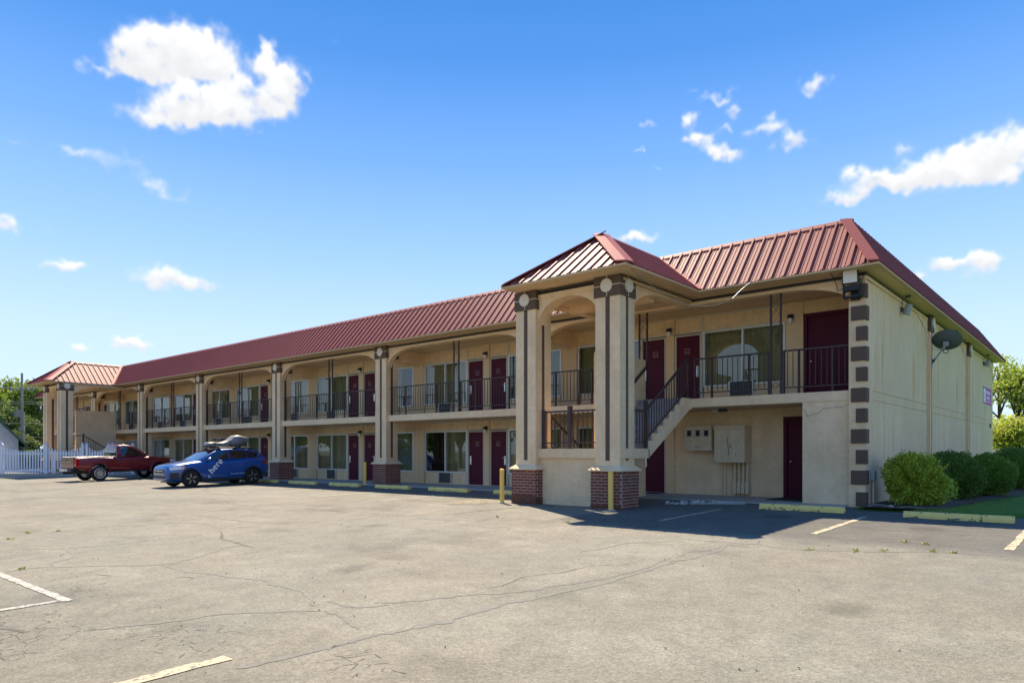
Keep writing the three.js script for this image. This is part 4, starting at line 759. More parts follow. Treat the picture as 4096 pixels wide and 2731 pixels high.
// ---------------------------------------------------------------- vehicles
const spl = (pts) => (z) => {                                      // smooth curve through [z, value], z falling
  let i = 0; while (i < pts.length - 2 && z < pts[i + 1][0]) i++;
  const a = pts[Math.max(0, i - 1)], b = pts[i], c = pts[i + 1], d = pts[Math.min(pts.length - 1, i + 2)], t = Math.min(1, Math.max(0, (b[0] - z) / (b[0] - c[0])));
  const m0 = (c[1] - a[1]) / ((a[0] - c[0]) || 1) * (b[0] - c[0]), m1 = (d[1] - b[1]) / ((b[0] - d[0]) || 1) * (b[0] - c[0]), t2 = t * t, t3 = t2 * t;
  return (2 * t3 - 3 * t2 + 1) * b[1] + (t3 - 2 * t2 + t) * m0 + (-2 * t3 + 3 * t2) * c[1] + (t3 - t2) * m1;
};
function loftZ(zs, ring) {                                         // ring(z) -> half section [[x, y] ...] from bottom centre to top centre
  const v = [], ix = []; let n = 0;
  zs.forEach((z, j) => {
    const h = ring(z), full = [...h, ...h.slice(1, -1).reverse().map(([x, y]) => [-x, y])]; n = full.length;
    for (const [x, y] of full) v.push(x, y, z);
    if (j) for (let i = 0; i < n; i++) { const a = (j - 1) * n + i, b = (j - 1) * n + (i + 1) % n, c = j * n + i, d = j * n + (i + 1) % n; ix.push(a, b, c, b, d, c); }
  });
  for (const [j, s] of [[0, 1], [zs.length - 1, -1]]) { const o = v.length / 3, b = j * n; let cy = 0; for (let i = 0; i < n; i++) cy += v[(b + i) * 3 + 1] / n; v.push(0, cy, zs[j]); for (let i = 0; i < n; i++) { const k = (i + 1) % n; s > 0 ? ix.push(o, b + k, b + i) : ix.push(o, b + i, b + k); } }
  const g = new THREE.BufferGeometry(); g.setAttribute('position', new THREE.Float32BufferAttribute(v, 3)); g.setAttribute('uv', new THREE.Float32BufferAttribute(new Float32Array(v.length / 3 * 2), 2)); g.setIndex(ix); g.computeVertexNormals();
  // zs falls from the front, so faces point out already; turn them if not
  const c = new THREE.Vector3(), p = g.attributes.position; let vol = 0; for (let i = 0; i < ix.length; i += 3) { const A = V(p.getX(ix[i]), p.getY(ix[i]), p.getZ(ix[i])), B = V(p.getX(ix[i + 1]), p.getY(ix[i + 1]), p.getZ(ix[i + 1])), C = V(p.getX(ix[i + 2]), p.getY(ix[i + 2]), p.getZ(ix[i + 2])); vol += A.dot(c.crossVectors(B, C)); }
  if (vol < 0) { g.setIndex(ix.reverse()); g.computeVertexNormals(); }
  return g;
}
const evalr = new Evaluator(); evalr.useGroups = true;
function cut(g, mat, cutters) {
  let b = new Brush(g, mat); b.updateMatrixWorld();
  for (const [cg, cm] of cutters) { const c = new Brush(cg, cm); c.updateMatrixWorld(); b = evalr.evaluate(b, c, SUBTRACTION); }
  return b;
}
const SEC = [[0, 0], [.72, 0], [.90, .03], [.965, .12], [.99, .28], [1, .5], [.99, .70], [.965, .84], [.92, .93], [.80, .985], [.45, 1], [0, 1]];
function shell(top, bot, wid, crown) {
  const ring = (z) => { const b = bot(z), t = top(z), w = wid(z); return SEC.map(([x, y]) => [x * w, b + (t - b) * y + (y >= .98 ? crown * (1 - x * x) : 0)]); };
  const side = (z, y) => { const r = ring(z); for (let i = 1; i < 9; i++) if (y <= r[i + 1][1] && y >= r[i][1]) return mix(r[i][0], r[i + 1][0], (y - r[i][1]) / (r[i + 1][1] - r[i][1])); return r[5][0]; };
  return { ring, side };
}
function patch(nu, nv, f) {                                        // a grid surface f(u, v) -> [x, y, z]
  const v = [], uv = [], ix = []; for (let j = 0; j <= nv; j++) for (let i = 0; i <= nu; i++) { v.push(...f(i / nu, j / nv)); uv.push(i / nu, j / nv); if (i && j) { const k = j * (nu + 1) + i; ix.push(k, k - 1, k - nu - 2, k, k - nu - 2, k - nu - 1); } }
  const g = new THREE.BufferGeometry(); g.setAttribute('position', new THREE.Float32BufferAttribute(v, 3)); g.setAttribute('uv', new THREE.Float32BufferAttribute(uv, 2)); g.setIndex(ix); g.computeVertexNormals(); return g;
}
M.carGlass = phys([.012, .015, .018], .03, { clearcoat: 1, clearcoatRoughness: .02, ior: 1.6, side: THREE.DoubleSide });
M.blue = phys([.002, .070, .31], .32, { metalness: .1, clearcoat: 1, clearcoatRoughness: .05 });
M.red = phys([.20, .006, .012], .35, { metalness: .15, clearcoat: 1, clearcoatRoughness: .05 });
M.clad = std([.022, .024, .027], .6); M.chrome = std([.75, .76, .78], .18, { metalness: 1 }); M.lamp = phys([.72, .75, .78], .08, { clearcoat: 1 }); M.redlamp = phys([.45, .01, .012], .12, { clearcoat: 1 }); M.amber = phys([.7, .25, .03], .15, { clearcoat: 1 });
function wheel(car, x, y, z, R, w, style) {
  const s = Math.sign(x), o = part('wheel', car); o.position.set(x, y, z); o.rotation.y = s > 0 ? 0 : Math.PI;
  const r = R * .68, pr = [[r * .96, -w / 2 + .01], [R * .86, -w / 2], [R * .965, -w / 2 + .02], [R, -w / 2 + .05], [R, w / 2 - .05], [R * .965, w / 2 - .02], [R * .86, w / 2], [r * .98, w / 2 - .012], [r * .9, w / 2 - .03], [r * .9, -w / 2 + .03], [r * .96, -w / 2 + .01]].map((p) => new THREE.Vector2(...p));
  mesh('tyre', new THREE.LatheGeometry(pr, 48).rotateZ(-Math.PI / 2), M.rubber, o);
  const dark = style === 'alloy' ? M.black : std([.20, .20, .20], .35, { metalness: .8 });
  mesh('rim', [new THREE.CylinderGeometry(r * .93, r * .93, .02, 40).rotateZ(Math.PI / 2).translate(w / 2 - .075, 0, 0), new THREE.TorusGeometry(r * .955, .014, 8, 48).rotateY(Math.PI / 2).translate(w / 2 - .015, 0, 0)], style === 'alloy' ? M.clad : M.chrome, o);
  if (style === 'alloy') { mesh('hub', new THREE.CylinderGeometry(.05, .06, .05, 20).rotateZ(Math.PI / 2).translate(w / 2 - .03, 0, 0), M.black, o); for (let i = 0; i < 5; i++) for (const q of [-.2, .2]) { const g = poly([[-.014, .04], [.014, .04], [.026, r * .9], [-.012, r * .9]], .02, .003).rotateY(Math.PI / 2).rotateX(i * 1.25664 + q).translate(w / 2 - .045, 0, 0); mesh('spoke', g, q > 0 ? M.steel : M.black, o); } }
  else { mesh('hub', [new THREE.CylinderGeometry(.06, .075, .07, 20).rotateZ(Math.PI / 2).translate(w / 2 - .03, 0, 0), new THREE.CylinderGeometry(r * .62, r * .75, .04, 32).rotateZ(-Math.PI / 2).translate(w / 2 - .05, 0, 0)], M.steel, o); const hs = []; for (let i = 0; i < 7; i++) hs.push(new THREE.CylinderGeometry(.026, .026, .05, 12).scale(1, 1, 1.3).rotateZ(Math.PI / 2).translate(w / 2 - .045, 0, r * .66).rotateX(i * .8976)); mesh('slot', hs, M.black, o); }
}
const archTrim = (R0, R1, t, a0 = -.12) => { const s = new THREE.Shape(); s.absarc(0, 0, R1, a0, Math.PI - a0, false); s.absarc(0, 0, R0, Math.PI - a0, a0, true); return new THREE.ExtrudeGeometry(s, { depth: t, bevelEnabled: true, bevelSize: .008, bevelThickness: .008, bevelSegments: 1, curveSegments: 28 }).rotateY(Math.PI / 2); };
const font = await new FontLoader().loadAsync('fonts/droid/droid_sans_bold.typeface.json');
const words = (t, size, d = .004) => { const g = new TextGeometry(t, { font, size, depth: d, curveSegments: 4, bevelEnabled: false }); g.computeBoundingBox(); return g.translate(0, 0, 0); };

{ // blue crossover, backed in, tarp on its roof rack
  const car = thing('blue_car', 'blue crossover car with white lettering on its doors parked nose out', 'car', [-24.75, gy(3.75) - .005, 3.75], 0); car.rotation.x = .0215;
  const top = spl([[2.24, .70], [2.16, .84], [1.95, .925], [1.5, 1.0], [1.05, 1.06], [.7, 1.085], [0, 1.075], [-.8, 1.10], [-1.5, 1.14], [-1.9, 1.13], [-2.12, 1.02], [-2.2, .92]]);
  const bot = spl([[2.24, .36], [2.1, .27], [1.6, .235], [0, .235], [-1.6, .25], [-2.0, .36], [-2.2, .50]]);
  const wid = spl([[2.24, .50], [2.19, .66], [2.02, .79], [1.7, .865], [1.2, .89], [0, .885], [-1.2, .895], [-1.7, .875], [-2.02, .80], [-2.2, .66]]);
  const S = shell(top, bot, wid, .035), zs = []; for (let z = 2.24; z > -2.2; z -= .055) zs.push(z); zs.push(-2.2);
  const wells = [1.33, -1.335].map((z) => [new THREE.CylinderGeometry(.395, .395, 2.2, 40).rotateZ(Math.PI / 2).translate(0, .352, z), M.clad]);
  const b = cut(loftZ(zs, S.ring), M.blue, wells); b.name = 'body'; b.castShadow = b.receiveShadow = true; car.add(b);
  // greenhouse
  const yr = spl([[1.02, 1.07], [.7, 1.235], [.35, 1.415], [.1, 1.505], [-.2, 1.545], [-.7, 1.55], [-1.2, 1.525], [-1.6, 1.45], [-1.88, 1.32], [-2.06, 1.16], [-2.12, 1.08]]), wb = spl([[1.02, .72], [.6, .785], [0, .805], [-1, .80], [-1.6, .76], [-2.12, .64]]), yb = 1.03;
  const lean = (z, y) => wb(z) - .20 * Math.pow(Math.max(0, (y - yb)) / .5, 1.15);
  const gz = []; for (let z = 1.02; z > -2.12; z -= .06) gz.push(z); gz.push(-2.12);
  const roofShell = loftZ(gz, (z) => { const t = Math.max(yr(z), yb + .02), s = t - .055 * Math.min(1, (t - yb) / .3), w = lean(z, s); return [[0, yb - .05], [wb(z), yb - .05], [lean(z, mix(yb, s, .35)), mix(yb, s, .35)], [lean(z, mix(yb, s, .7)), mix(yb, s, .7)], [w, s], [w - .03, t - .018], [w - .1, t - .002], [w * .5, t + .012], [0, t + .018]]; });
  mesh('cabin', roofShell, M.blue, car);
  for (const s of [-1, 1]) {
    const pane = (z0, z1, n) => patch(10, 5, (u, v) => { const z = mix(z0, z1, u), lo = 1.125 + .03 * cl(-z / 1.6), hi = Math.max(lo + .002, yr(z) - .085), y = mix(lo, hi, v); return [s * (lean(z, y) + .006), y, z]; });
    mesh('side_window', pane(.70, -.30), M.carGlass, car); mesh('side_window', pane(-.38, -1.12), M.carGlass, car); mesh('side_window', pane(-1.16, -1.66), M.carGlass, car);
    for (const z of [1.33, -1.335]) mesh('arch_cladding', archTrim(.385, .45, .02).translate(s > 0 ? S.side(z, .8) - .022 : -S.side(z, .8) + .002, .352, z), M.clad, car);
    mesh('sill_cladding', rbox(s * .865, s * .80, .235, .345, -.92, .92, .02), M.clad, car);
    for (const z of [.92, -.34, -1.10]) mesh('door_seam', patch(1, 10, (u, v) => { const y = mix(.36, 1.08, v), zz = z - (z === -1.1 ? .28 * sm(.75, .3, v) * -1 * .6 : 0) + (u - .5) * .008; return [s * (S.side(zz, y) + .0025), y, zz]; }), M.black, car);
    for (const z of [-.22, -1.0]) mesh('door_handle', rbox(s * (S.side(z, .93) + .03), s * (S.side(z, .93) - .01), .915, .945, z - .1, z + .1, .01), M.blue, car);
    const m = part('mirror', car); mesh('mirror_cap', new THREE.SphereGeometry(.1, 18, 12).scale(.95, .68, .62).translate(s * .96, 1.13, .62), M.blue, m); mesh('mirror_cap', new THREE.SphereGeometry(.1, 18, 12).scale(.97, .5, .64).translate(s * .965, 1.15, .622), M.chrome, m); mesh('mirror_foot', rbox(s * .78, s * .92, 1.07, 1.1, .58, .66, .012), M.black, m);
    mesh('headlight', patch(8, 4, (u, v) => { const z = mix(1.62, 2.13, u), w = wid(z), y = mix(.73, .86 + .02 * (1 - u), v) + .03 * (1 - u); return [s * (S.side(z, y) + .007), y, z]; }), M.lamp, car); mesh('turn_signal', patch(3, 3, (u, v) => { const z = mix(1.58, 1.72, u), y = mix(.80, .875, v); return [s * (S.side(z, y) + .009), y, z]; }), M.amber, car);
    mesh('fog_surround', patch(6, 4, (u, v) => { const z = mix(1.82, 2.14, u), y = mix(.37, .62, v); return [s * (S.side(z, y) + .008), y, z]; }), M.clad, car);
    mesh('tail_lamp', patch(6, 4, (u, v) => { const z = mix(-1.82, -2.13, u), y = mix(.88, 1.02, v); return [s * (S.side(z, y) + .01), y, z]; }), M.redlamp, car);
    const rr_ = part('roof_rail', car); mesh('rail', tube([[s * .56, 1.50, .12], [s * .575, 1.575, -.05], [s * .58, 1.60, -.6], [s * .57, 1.58, -1.2], [s * .55, 1.49, -1.52]], .02, 30, 8), M.black, rr_); for (const z of [.0, -.75, -1.35]) mesh('rail_foot', rbox(s * .53, s * .61, 1.5, 1.59, z - .05, z + .05, .012), M.black, rr_);
  }
  mesh('windscreen', patch(10, 10, (u, v) => { const z = mix(.92, .16, v), x = mix(-1, 1, u) * (lean(z, yr(z) - .03) - .075), k = x / .7; return [x, yr(z) + .022 - .012 * k * k - .008 * (1 - v), z + .004]; }), M.carGlass, car);
  mesh('rear_window', patch(8, 6, (u, v) => { const z = mix(-1.60, -1.98, v), x = mix(-1, 1, u) * (lean(z, yr(z) - .03) - .09); return [x, yr(z) + .024, z - .004]; }), M.carGlass, car);
  const fz = (x) => { let z = 2.24; while (z > 1.6 && wid(z) * .97 < Math.abs(x)) z -= .005; return z; };
  const front = (x0, x1, y0, y1, o) => patch(12, 3, (u, v) => { const x = mix(x0, x1, u); return [x, mix(y0, y1, v), fz(x) + o]; });
  mesh('grille', front(-.42, .42, .60, .76, .012), M.black, car); mesh('grille_bar', [front(-.40, .40, .685, .715, .02), front(-.44, .44, .585, .605, .018)], M.chrome, car); mesh('emblem', new THREE.SphereGeometry(.05, 16, 8).scale(1.3, .75, .3).translate(0, .70, 2.265), M.chrome, car);
  mesh('lower_grille', front(-.5, .5, .40, .50, .012), M.black, car); mesh('bumper_guard', [front(-.62, .62, .34, .40, .016), front(-.55, .55, .50, .56, .014)], M.gray, car); mesh('number_plate', box(-.16, .16, .50, .59, 2.245, 2.262), M.gray, car);
  mesh('rear_cladding', patch(12, 3, (u, v) => { const a = mix(-1, 1, u), z = mix(-1.78, -2.2, 1 - Math.abs(a) ** 3), y = mix(.40, .66, v); return [a * .80 + Math.sign(a) * .07 * Math.abs(a) ** 6, y, z - .012]; }), M.clad, car); mesh('spoiler', rbox(-.52, .52, 1.44, 1.47, -1.78, -1.60, .012), M.blue, car); mesh('antenna', poly([[0, 0], [.14, 0], [.02, .07]], .03, .004).rotateY(Math.PI / 2).translate(-.015, 1.53, -1.3), M.blue, car);
  for (const x of [-1, 1]) { wheel(car, x * .785, .352, 1.33, .348, .225, 'alloy'); wheel(car, x * .785, .352, -1.335, .348, .225, 'alloy'); }
  mesh('underbody', box(-.7, .7, .2, .3, -1.9, 1.9), M.black, car);
  const white = std([.78, .80, .84], .5), logo = words('here', .235).rotateZ(.80).rotateY(Math.PI / 2).translate(.898, .50, .50), small = words('here.com/careers', .055).rotateY(Math.PI / 2).translate(.897, .475, -.30);
  mesh('lettering', logo, white, car); mesh('lettering', small, std([.45, .52, .75], .5), car);
  mesh('lettering', poly([[0, 0], [.17, 0], [.085, -.10]], .004).rotateZ(-.75 + .05).rotateY(Math.PI / 2).translate(.897, .49, .66), std([.32, .50, .80], .5), car);
  // covered camera rig on the rack
  const rig = thing('tarp_covered_rig', 'lumpy silver grey tarp covering a rig on the car roof', 'roof cargo', [-24.75, gy(3.75) + 1.60, 3.75]);
  mesh('crossbar', [rbox(-.62, .62, .0, .04, .06, .14, .012), rbox(-.62, .62, .0, .04, -.78, -.70, .012)], M.black, rig); mesh('base_board', rbox(-.42, .42, .045, .075, -.98, .28, .01), M.black, rig);
  const yt = spl([[.38, .10], [.34, .19], [.1, .22], [-.2, .21], [-.45, .27], [-.66, .37], [-.82, .50], [-.95, .535], [-1.2, .51], [-1.42, .455], [-1.5, .36], [-1.54, .28]]), yl = spl([[.38, .06], [.2, .05], [-.9, .05], [-1.1, .1], [-1.3, .2], [-1.5, .25], [-1.54, .27]]), wt = spl([[.38, .15], [.3, .25], [-.2, .26], [-.6, .28], [-.95, .33], [-1.3, .26], [-1.5, .22], [-1.54, .12]]);
  const tz = []; for (let z = .38; z > -1.54; z -= .035) tz.push(z); tz.push(-1.54);
  const tg = loftZ(tz, (z) => { const a = yl(z), b2 = yt(z), w = wt(z), o = []; for (let i = 0; i <= 18; i++) { const t = i / 18 * Math.PI, c = -Math.cos(t), si = Math.sin(t), f = 1 + .20 * (fbm(z * 5 + i * .12, i * .55, 3, 77) - .5) * (i > 0 && i < 18 ? 1 : 0); o.push([w * Math.pow(si, .45) * f, mix(a, b2, (Math.sign(c) * Math.pow(Math.abs(c), .6) + 1) / 2) + .03 * (fbm(z * 7, i * .5 + 9, 3, 78) - .5)]); } o[0][0] = o[18][0] = 0; return o; });
  mesh('tarp', tg, phys([.22, .22, .225], .45, { sheen: .2, metalness: .1, side: THREE.DoubleSide }), rig);
  mesh('strap', [tube([[.34, .05, -.55], [.365, .2, -.58], [.25, .39, -.6], [0, .42, -.62], [-.25, .39, -.6], [-.36, .05, -.55]], .009, 30, 5), tube([[.3, .05, .1], [.31, .2, .08], [.15, .275, .06], [-.15, .275, .06], [-.3, .05, .1]], .009, 30, 5)], M.black, rig);
}
{ // red pickup, nose to the rooms
  const t = thing('red_pickup', 'dark red single cab pickup truck parked with its tailgate to the lot', 'pickup truck', [-34.95, gy(3.6) - .005, 3.6], Math.PI + .06); t.scale.setScalar(1.07); t.rotation.order = 'YXZ'; t.rotation.x = -.0215;
  const top = spl([[2.34, .82], [2.28, .95], [2.0, 1.03], [1.4, 1.08], [.95, 1.11], [.4, 1.105], [-.5, 1.10], [-1.2, 1.11], [-2.3, 1.12], [-2.36, 1.10]]);
  const bot = spl([[2.34, .50], [2.2, .42], [1.5, .40], [0, .42], [-1.3, .46], [-2.2, .52], [-2.36, .56]]);
  const wid = spl([[2.34, .62], [2.25, .76], [2.0, .84], [1.45, .90], [.9, .875], [0, .87], [-.6, .86], [-1.33, .885], [-2.0, .85], [-2.36, .83]]);
  const S = shell(top, bot, wid, .02), zs = []; for (let z = 2.34; z > -2.36; z -= .06) zs.push(z); zs.push(-2.36);
  const wells = [1.42, -1.36].map((z) => [new THREE.CylinderGeometry(.43, .43, 2.2, 40).rotateZ(Math.PI / 2).translate(0, .40, z), M.black]);
  const b = cut(loftZ(zs, S.ring), M.red, [...wells, [box(-.74, .74, .62, 1.5, -2.29, -.60), M.black]]); b.name = 'body'; b.castShadow = b.receiveShadow = true; t.add(b);
  const yr = spl([[1.0, 1.09], [.7, 1.30], [.42, 1.51], [.2, 1.63], [-.05, 1.68], [-.3, 1.675], [-.46, 1.62], [-.53, 1.40], [-.55, 1.1]]), wb = spl([[1.0, .72], [.5, .785], [0, .80], [-.55, .77]]), yb = 1.05;
  const lean = (z, y) => wb(z) - .19 * Math.pow(Math.max(0, (y - yb)) / .6, 1.15);
  const gz = []; for (let z = 1.0; z > -.42; z -= .05) gz.push(z); gz.push(-.44, -.48, -.51, -.53, -.55);
  mesh('cabin', loftZ(gz, (z) => { const q = Math.max(yr(z), yb + .02), s = q - .06 * Math.min(1, (q - yb) / .3), w = lean(z, s); return [[0, yb - .05], [wb(z), yb - .05], [lean(z, mix(yb, s, .35)), mix(yb, s, .35)], [lean(z, mix(yb, s, .7)), mix(yb, s, .7)], [w, s], [w - .03, q - .02], [w - .1, q - .002], [w * .5, q + .015], [0, q + .02]]; }), M.red, t);
  for (const s of [-1, 1]) {
    mesh('side_window', patch(12, 5, (u, v) => { const z = mix(.70, -.34, u), lo = 1.14, hi = Math.max(lo + .002, yr(z) - .10), y = mix(lo, hi, v); return [s * (lean(z, y) + .006), y, z]; }), M.carGlass, t);
    for (const z of [1.42, -1.36]) mesh('arch_flare', archTrim(.425, .475, .03, -.05).translate(s > 0 ? S.side(z, .85) - .03 : -S.side(z, .85), .40, z), M.red, t);
    mesh('sill', rbox(s * .84, s * .74, .40, .47, -.85, .93, .02), M.black, t);
    for (const z of [.86, -.42]) mesh('door_seam', patch(1, 10, (u, v) => { const y = mix(.48, 1.09, v), zz = z + (u - .5) * .009; return [s * (S.side(zz, y) + .0025), y, zz]; }), M.black, t);
    mesh('cab_gap', patch(1, 10, (u, v) => { const y = mix(.5, 1.1, v), zz = -.575 + (u - .5) * .02; return [s * (S.side(zz, y) + .002), y, zz]; }), M.black, t);
    mesh('door_handle', rbox(s * (S.side(-.3, .95) + .025), s * (S.side(-.3, .95) - .02), .94, .97, -.36, -.2, .01), M.red, t);
    const m = part('mirror', t); mesh('mirror_cap', new THREE.SphereGeometry(.11, 18, 12).scale(.9, .8, .5).translate(s * .98, 1.22, .62), M.black, m); mesh('mirror_foot', rbox(s * .78, s * .95, 1.14, 1.18, .6, .67, .012), M.black, m);
    mesh('tail_lamp', [rbox(s * .845, s * .70, .72, 1.04, -2.385, -2.22, .02)], M.redlamp, t); mesh('reverse_lamp', rbox(s * .80, s * .72, .735, .79, -2.39, -2.37, .005), M.lamp, t);
    mesh('bed_rail', rbox(s * .835, s * .73, 1.115, 1.145, -2.33, -.58, .012), M.alum, t);
    mesh('headlight', patch(6, 4, (u, v) => { const z = mix(1.95, 2.26, u), y = mix(.80, .95, v); return [s * (S.side(z, y) + .008), y, z]; }), M.lamp, t);
  }
  mesh('rear_window', patch(6, 4, (u, v) => { const y = mix(1.17, 1.56, v), x = mix(-1, 1, u) * (lean(-.5, y) - .10); return [x, y, -.553 + .075 * sm(1.3, 1.62, y)]; }), M.carGlass, t);
  mesh('windscreen', patch(10, 8, (u, v) => { const z = mix(.92, .26, v), x = mix(-1, 1, u) * (lean(z, yr(z) - .03) - .075); return [x, yr(z) + .026, z + .004]; }), M.carGlass, t);
  const tg = part('tailgate', t); mesh('panel', rbox(-.69, .69, .62, 1.11, -2.41, -2.365, .015), M.red, tg); mesh('crease', [rbox(-.66, .66, .845, .865, -2.418, -2.405, .004)], M.red, tg); mesh('handle', rbox(-.09, .09, .97, 1.03, -2.42, -2.405, .006), M.black, tg); mesh('top_cap', rbox(-.69, .69, 1.105, 1.125, -2.41, -2.36, .006), M.black, tg);
  mesh('badge', [[.5, .08], [.37, .07], [.05, .07], [-.04, .05], [-.18, .08], [-.30, .06]].map(([x, w]) => box(x - w / 2, x + w / 2, .885, .945, -2.4165, -2.409)), std([.55, .42, .42], .5), tg);
  const bp = part('bumper', t); mesh('bar', rbox(-.84, .84, .46, .62, -2.58, -2.40, .04, 3), M.clad, bp); mesh('step_plate', rbox(-.45, .45, .50, .60, -2.60, -2.57, .012), M.steel, bp); mesh('plate', box(-.15, .15, .49, .6, -2.61, -2.6), M.lamp, bp); mesh('hitch', [box(-.05, .05, .36, .44, -2.6, -2.2), rod([0, .44, -2.58], [0, .5, -2.58], .025)], M.black, bp);
  mesh('front_bumper', rbox(-.78, .78, .45, .62, 2.28, 2.42, .05, 3), M.red, t); mesh('grille', rbox(-.45, .45, .66, .90, 2.3, 2.37, .03), M.black, t);
  mesh('chassis', [box(-.5, -.4, .38, .5, -2.3, 2.1), box(.4, .5, .38, .5, -2.3, 2.1), box(-.7, .7, .42, .5, -.5, .9), rod([-.7, .38, -1.36], [.7, .38, -1.36], .06), rod([-.7, .38, 1.42], [.7, .38, 1.42], .05)], M.black, t); mesh('mud_flap', [box(.62, .84, .22, .46, -1.86, -1.84), box(-.84, -.62, .22, .46, -1.86, -1.84)], M.black, t);
  for (const x of [-1, 1]) { wheel(t, x * .77, .365, 1.42, .365, .22, 'steel'); wheel(t, x * .77, .365, -1.36, .365, .22, 'steel'); }
}

// ---------------------------------------------------------------- fence, pole, house
const FACING = 40.733 * Math.PI / 180;
{
  const A = [-47.3, 8.96], B = [-40.6, .87], D = Math.hypot(B[0] - A[0], B[1] - A[1]), turn = Math.atan2(-(B[1] - A[1]), B[0] - A[0]);
  const o = thing('picket_fence', 'white scalloped picket fence with pointed post caps', 'fence', [A[0], .08, A[1]], turn);
  const posts = [.05, 3.32, 5.72, 7.70, 7.93, 9.13, 9.33, D - .02], pg = rbox(-.045, .045, 0, 1, -.011, .011, .008, 1), pk = [box(-.065, .065, 0, 1, -.065, .065)];
  const postG = join([box(-.065, .065, -.08, 1.60, -.065, .065), rbox(-.085, .085, 1.60, 1.64, -.085, .085, .01), box(-.05, .05, 1.64, 1.68, -.05, .05), new THREE.ConeGeometry(.115, .19, 4).rotateY(Math.PI / 4).translate(0, 1.775, 0)]);
  const tip = new THREE.CylinderGeometry(.045, .045, .022, 12, 1, false, -Math.PI / 2, Math.PI).rotateX(-Math.PI / 2);
  for (const x of posts) mesh('post', postG, M.fence, o).position.x = x;
  for (let i = 0; i < posts.length - 1; i++) {
    const a = posts[i] + .07, b = posts[i + 1] - .07; if (b - a < .3) continue;
    mesh('rail', box(a, b, 1.13, 1.22, -.045, -.012), M.fence, o); mesh('rail', box(a, b, .12, .21, -.045, -.012), M.fence, o);
    const n = Math.round((b - a) / .155); for (let k = 0; k < n; k++) { const t = (k + .5) / n, h = 1.34 + .24 * (2 * t - 1) ** 2; const p = mesh('picket', pg, M.fence, o); p.scale.y = h - .02; p.position.set(mix(a, b, t), .02, .002); }
  }
  const kb = thing('garden_kerb', 'low concrete kerb under the white picket fence', 'kerb', [A[0], -.2, A[1]], turn); mesh('kerb', rbox(-.3, D + .2, 0, .27, -.35, .16, .03), M.concrete, kb); mesh('soil', box(-.3, D + .2, .27, .275, -.33, .0), M.mulch, kb);
}
{
  const [x, z] = [-68.43, -0.63], o = thing('utility_pole', 'grey utility pole with transformer behind the picket fence', 'utility pole', [x, -.3, z], FACING);
  M.pole = std([.30, .30, .30], .85, { map: grain });
  mesh('pole', new THREE.CylinderGeometry(.09, .13, 8.6, 14).translate(0, 4.3, 0), M.pole, o); mesh('riser_pipe', rod([.24, .2, .05], [.24, 5.2, .05], .05), M.gray, o);
  mesh('crossarm', box(-1.1, 1.1, 7.1, 7.19, -.06, .04), M.pole, o); for (const s of [-1, -.5, .5, 1]) mesh('insulator', new THREE.CylinderGeometry(.04, .06, .16, 10).translate(s, 7.3, 0), M.gray, o);
  mesh('transformer', [new THREE.CylinderGeometry(.24, .24, .62, 18).translate(-.42, 5.05, 0), new THREE.CylinderGeometry(.05, .05, .3, 8).translate(-.42, 5.5, 0)], M.pole, o); mesh('switch_box', rbox(-.1, .36, 3.55, 3.85, .1, .3, .02), M.gray, o);
  const w = thing('power_line', 'thin power lines strung from the utility pole', 'power line', [x, -.3, z], FACING);
  for (const [y, s] of [[7.35, 0], [7.3, .3], [6.1, 0], [5.9, .1], [4.2, 0], [3.0, 0], [2.6, .1]]) mesh('wire', tube([[-26, y + .2, s], [-13, y - .35, s], [0, y, s], [15, y - .5, s], [30, y + .2, s]], .016, 40, 4), M.pole, w);
}
{
  const [x, z] = [-64.9, 4.25], o = thing('house', 'white house with steep green roof beside the utility pole', 'house', [x, -.3, z], 1.3713);
  const g = poly([[-3.6, 0], [3.6, 0], [3.6, 2.7], [0, 6.7], [-3.6, 2.7]], 9).translate(0, 0, -9); mesh('wall', g, std([.70, .72, .74], .8, { map: grain }), o);
  M.green = std([.03, .095, .085], .6); mesh('roof', [bar([-.15, 6.95, -4.3], [4.15, 2.18, -4.3], 10.2, .14), bar([.15, 6.95, -4.3], [-4.15, 2.18, -4.3], 10.2, .14)].map((q) => q), M.green, o);
  mesh('window', box(1.4, 2.4, 1.2, 2.4, .0, .04), M.black, o); mesh('window_frame', [box(1.3, 1.4, 1.1, 2.5, 0, .06), box(2.4, 2.5, 1.1, 2.5, 0, .06), box(1.4, 2.4, 2.4, 2.5, 0, .06), box(1.4, 2.4, 1.1, 1.2, 0, .06)], M.fence, o); mesh('awning', box(3.6, 4.5, 2.0, 2.1, -3, .3), M.green, o);
}
{
  const [x, z] = [-3.03, -54.31], o = thing('shed', 'low grey roofed shed seen under the tree past the end wall', 'shed', [x, -.2, z], FACING + .4);
  mesh('wall', box(-2.2, 2.2, 0, 1.2, -1.5, 1.5), M.trim, o); mesh('roof', poly([[-1.8, 1.15], [1.8, 1.15], [0, 1.95]], 4.8).translate(0, 0, -2.4).rotateY(Math.PI / 2), std([.17, .17, .18], .8), o);
}
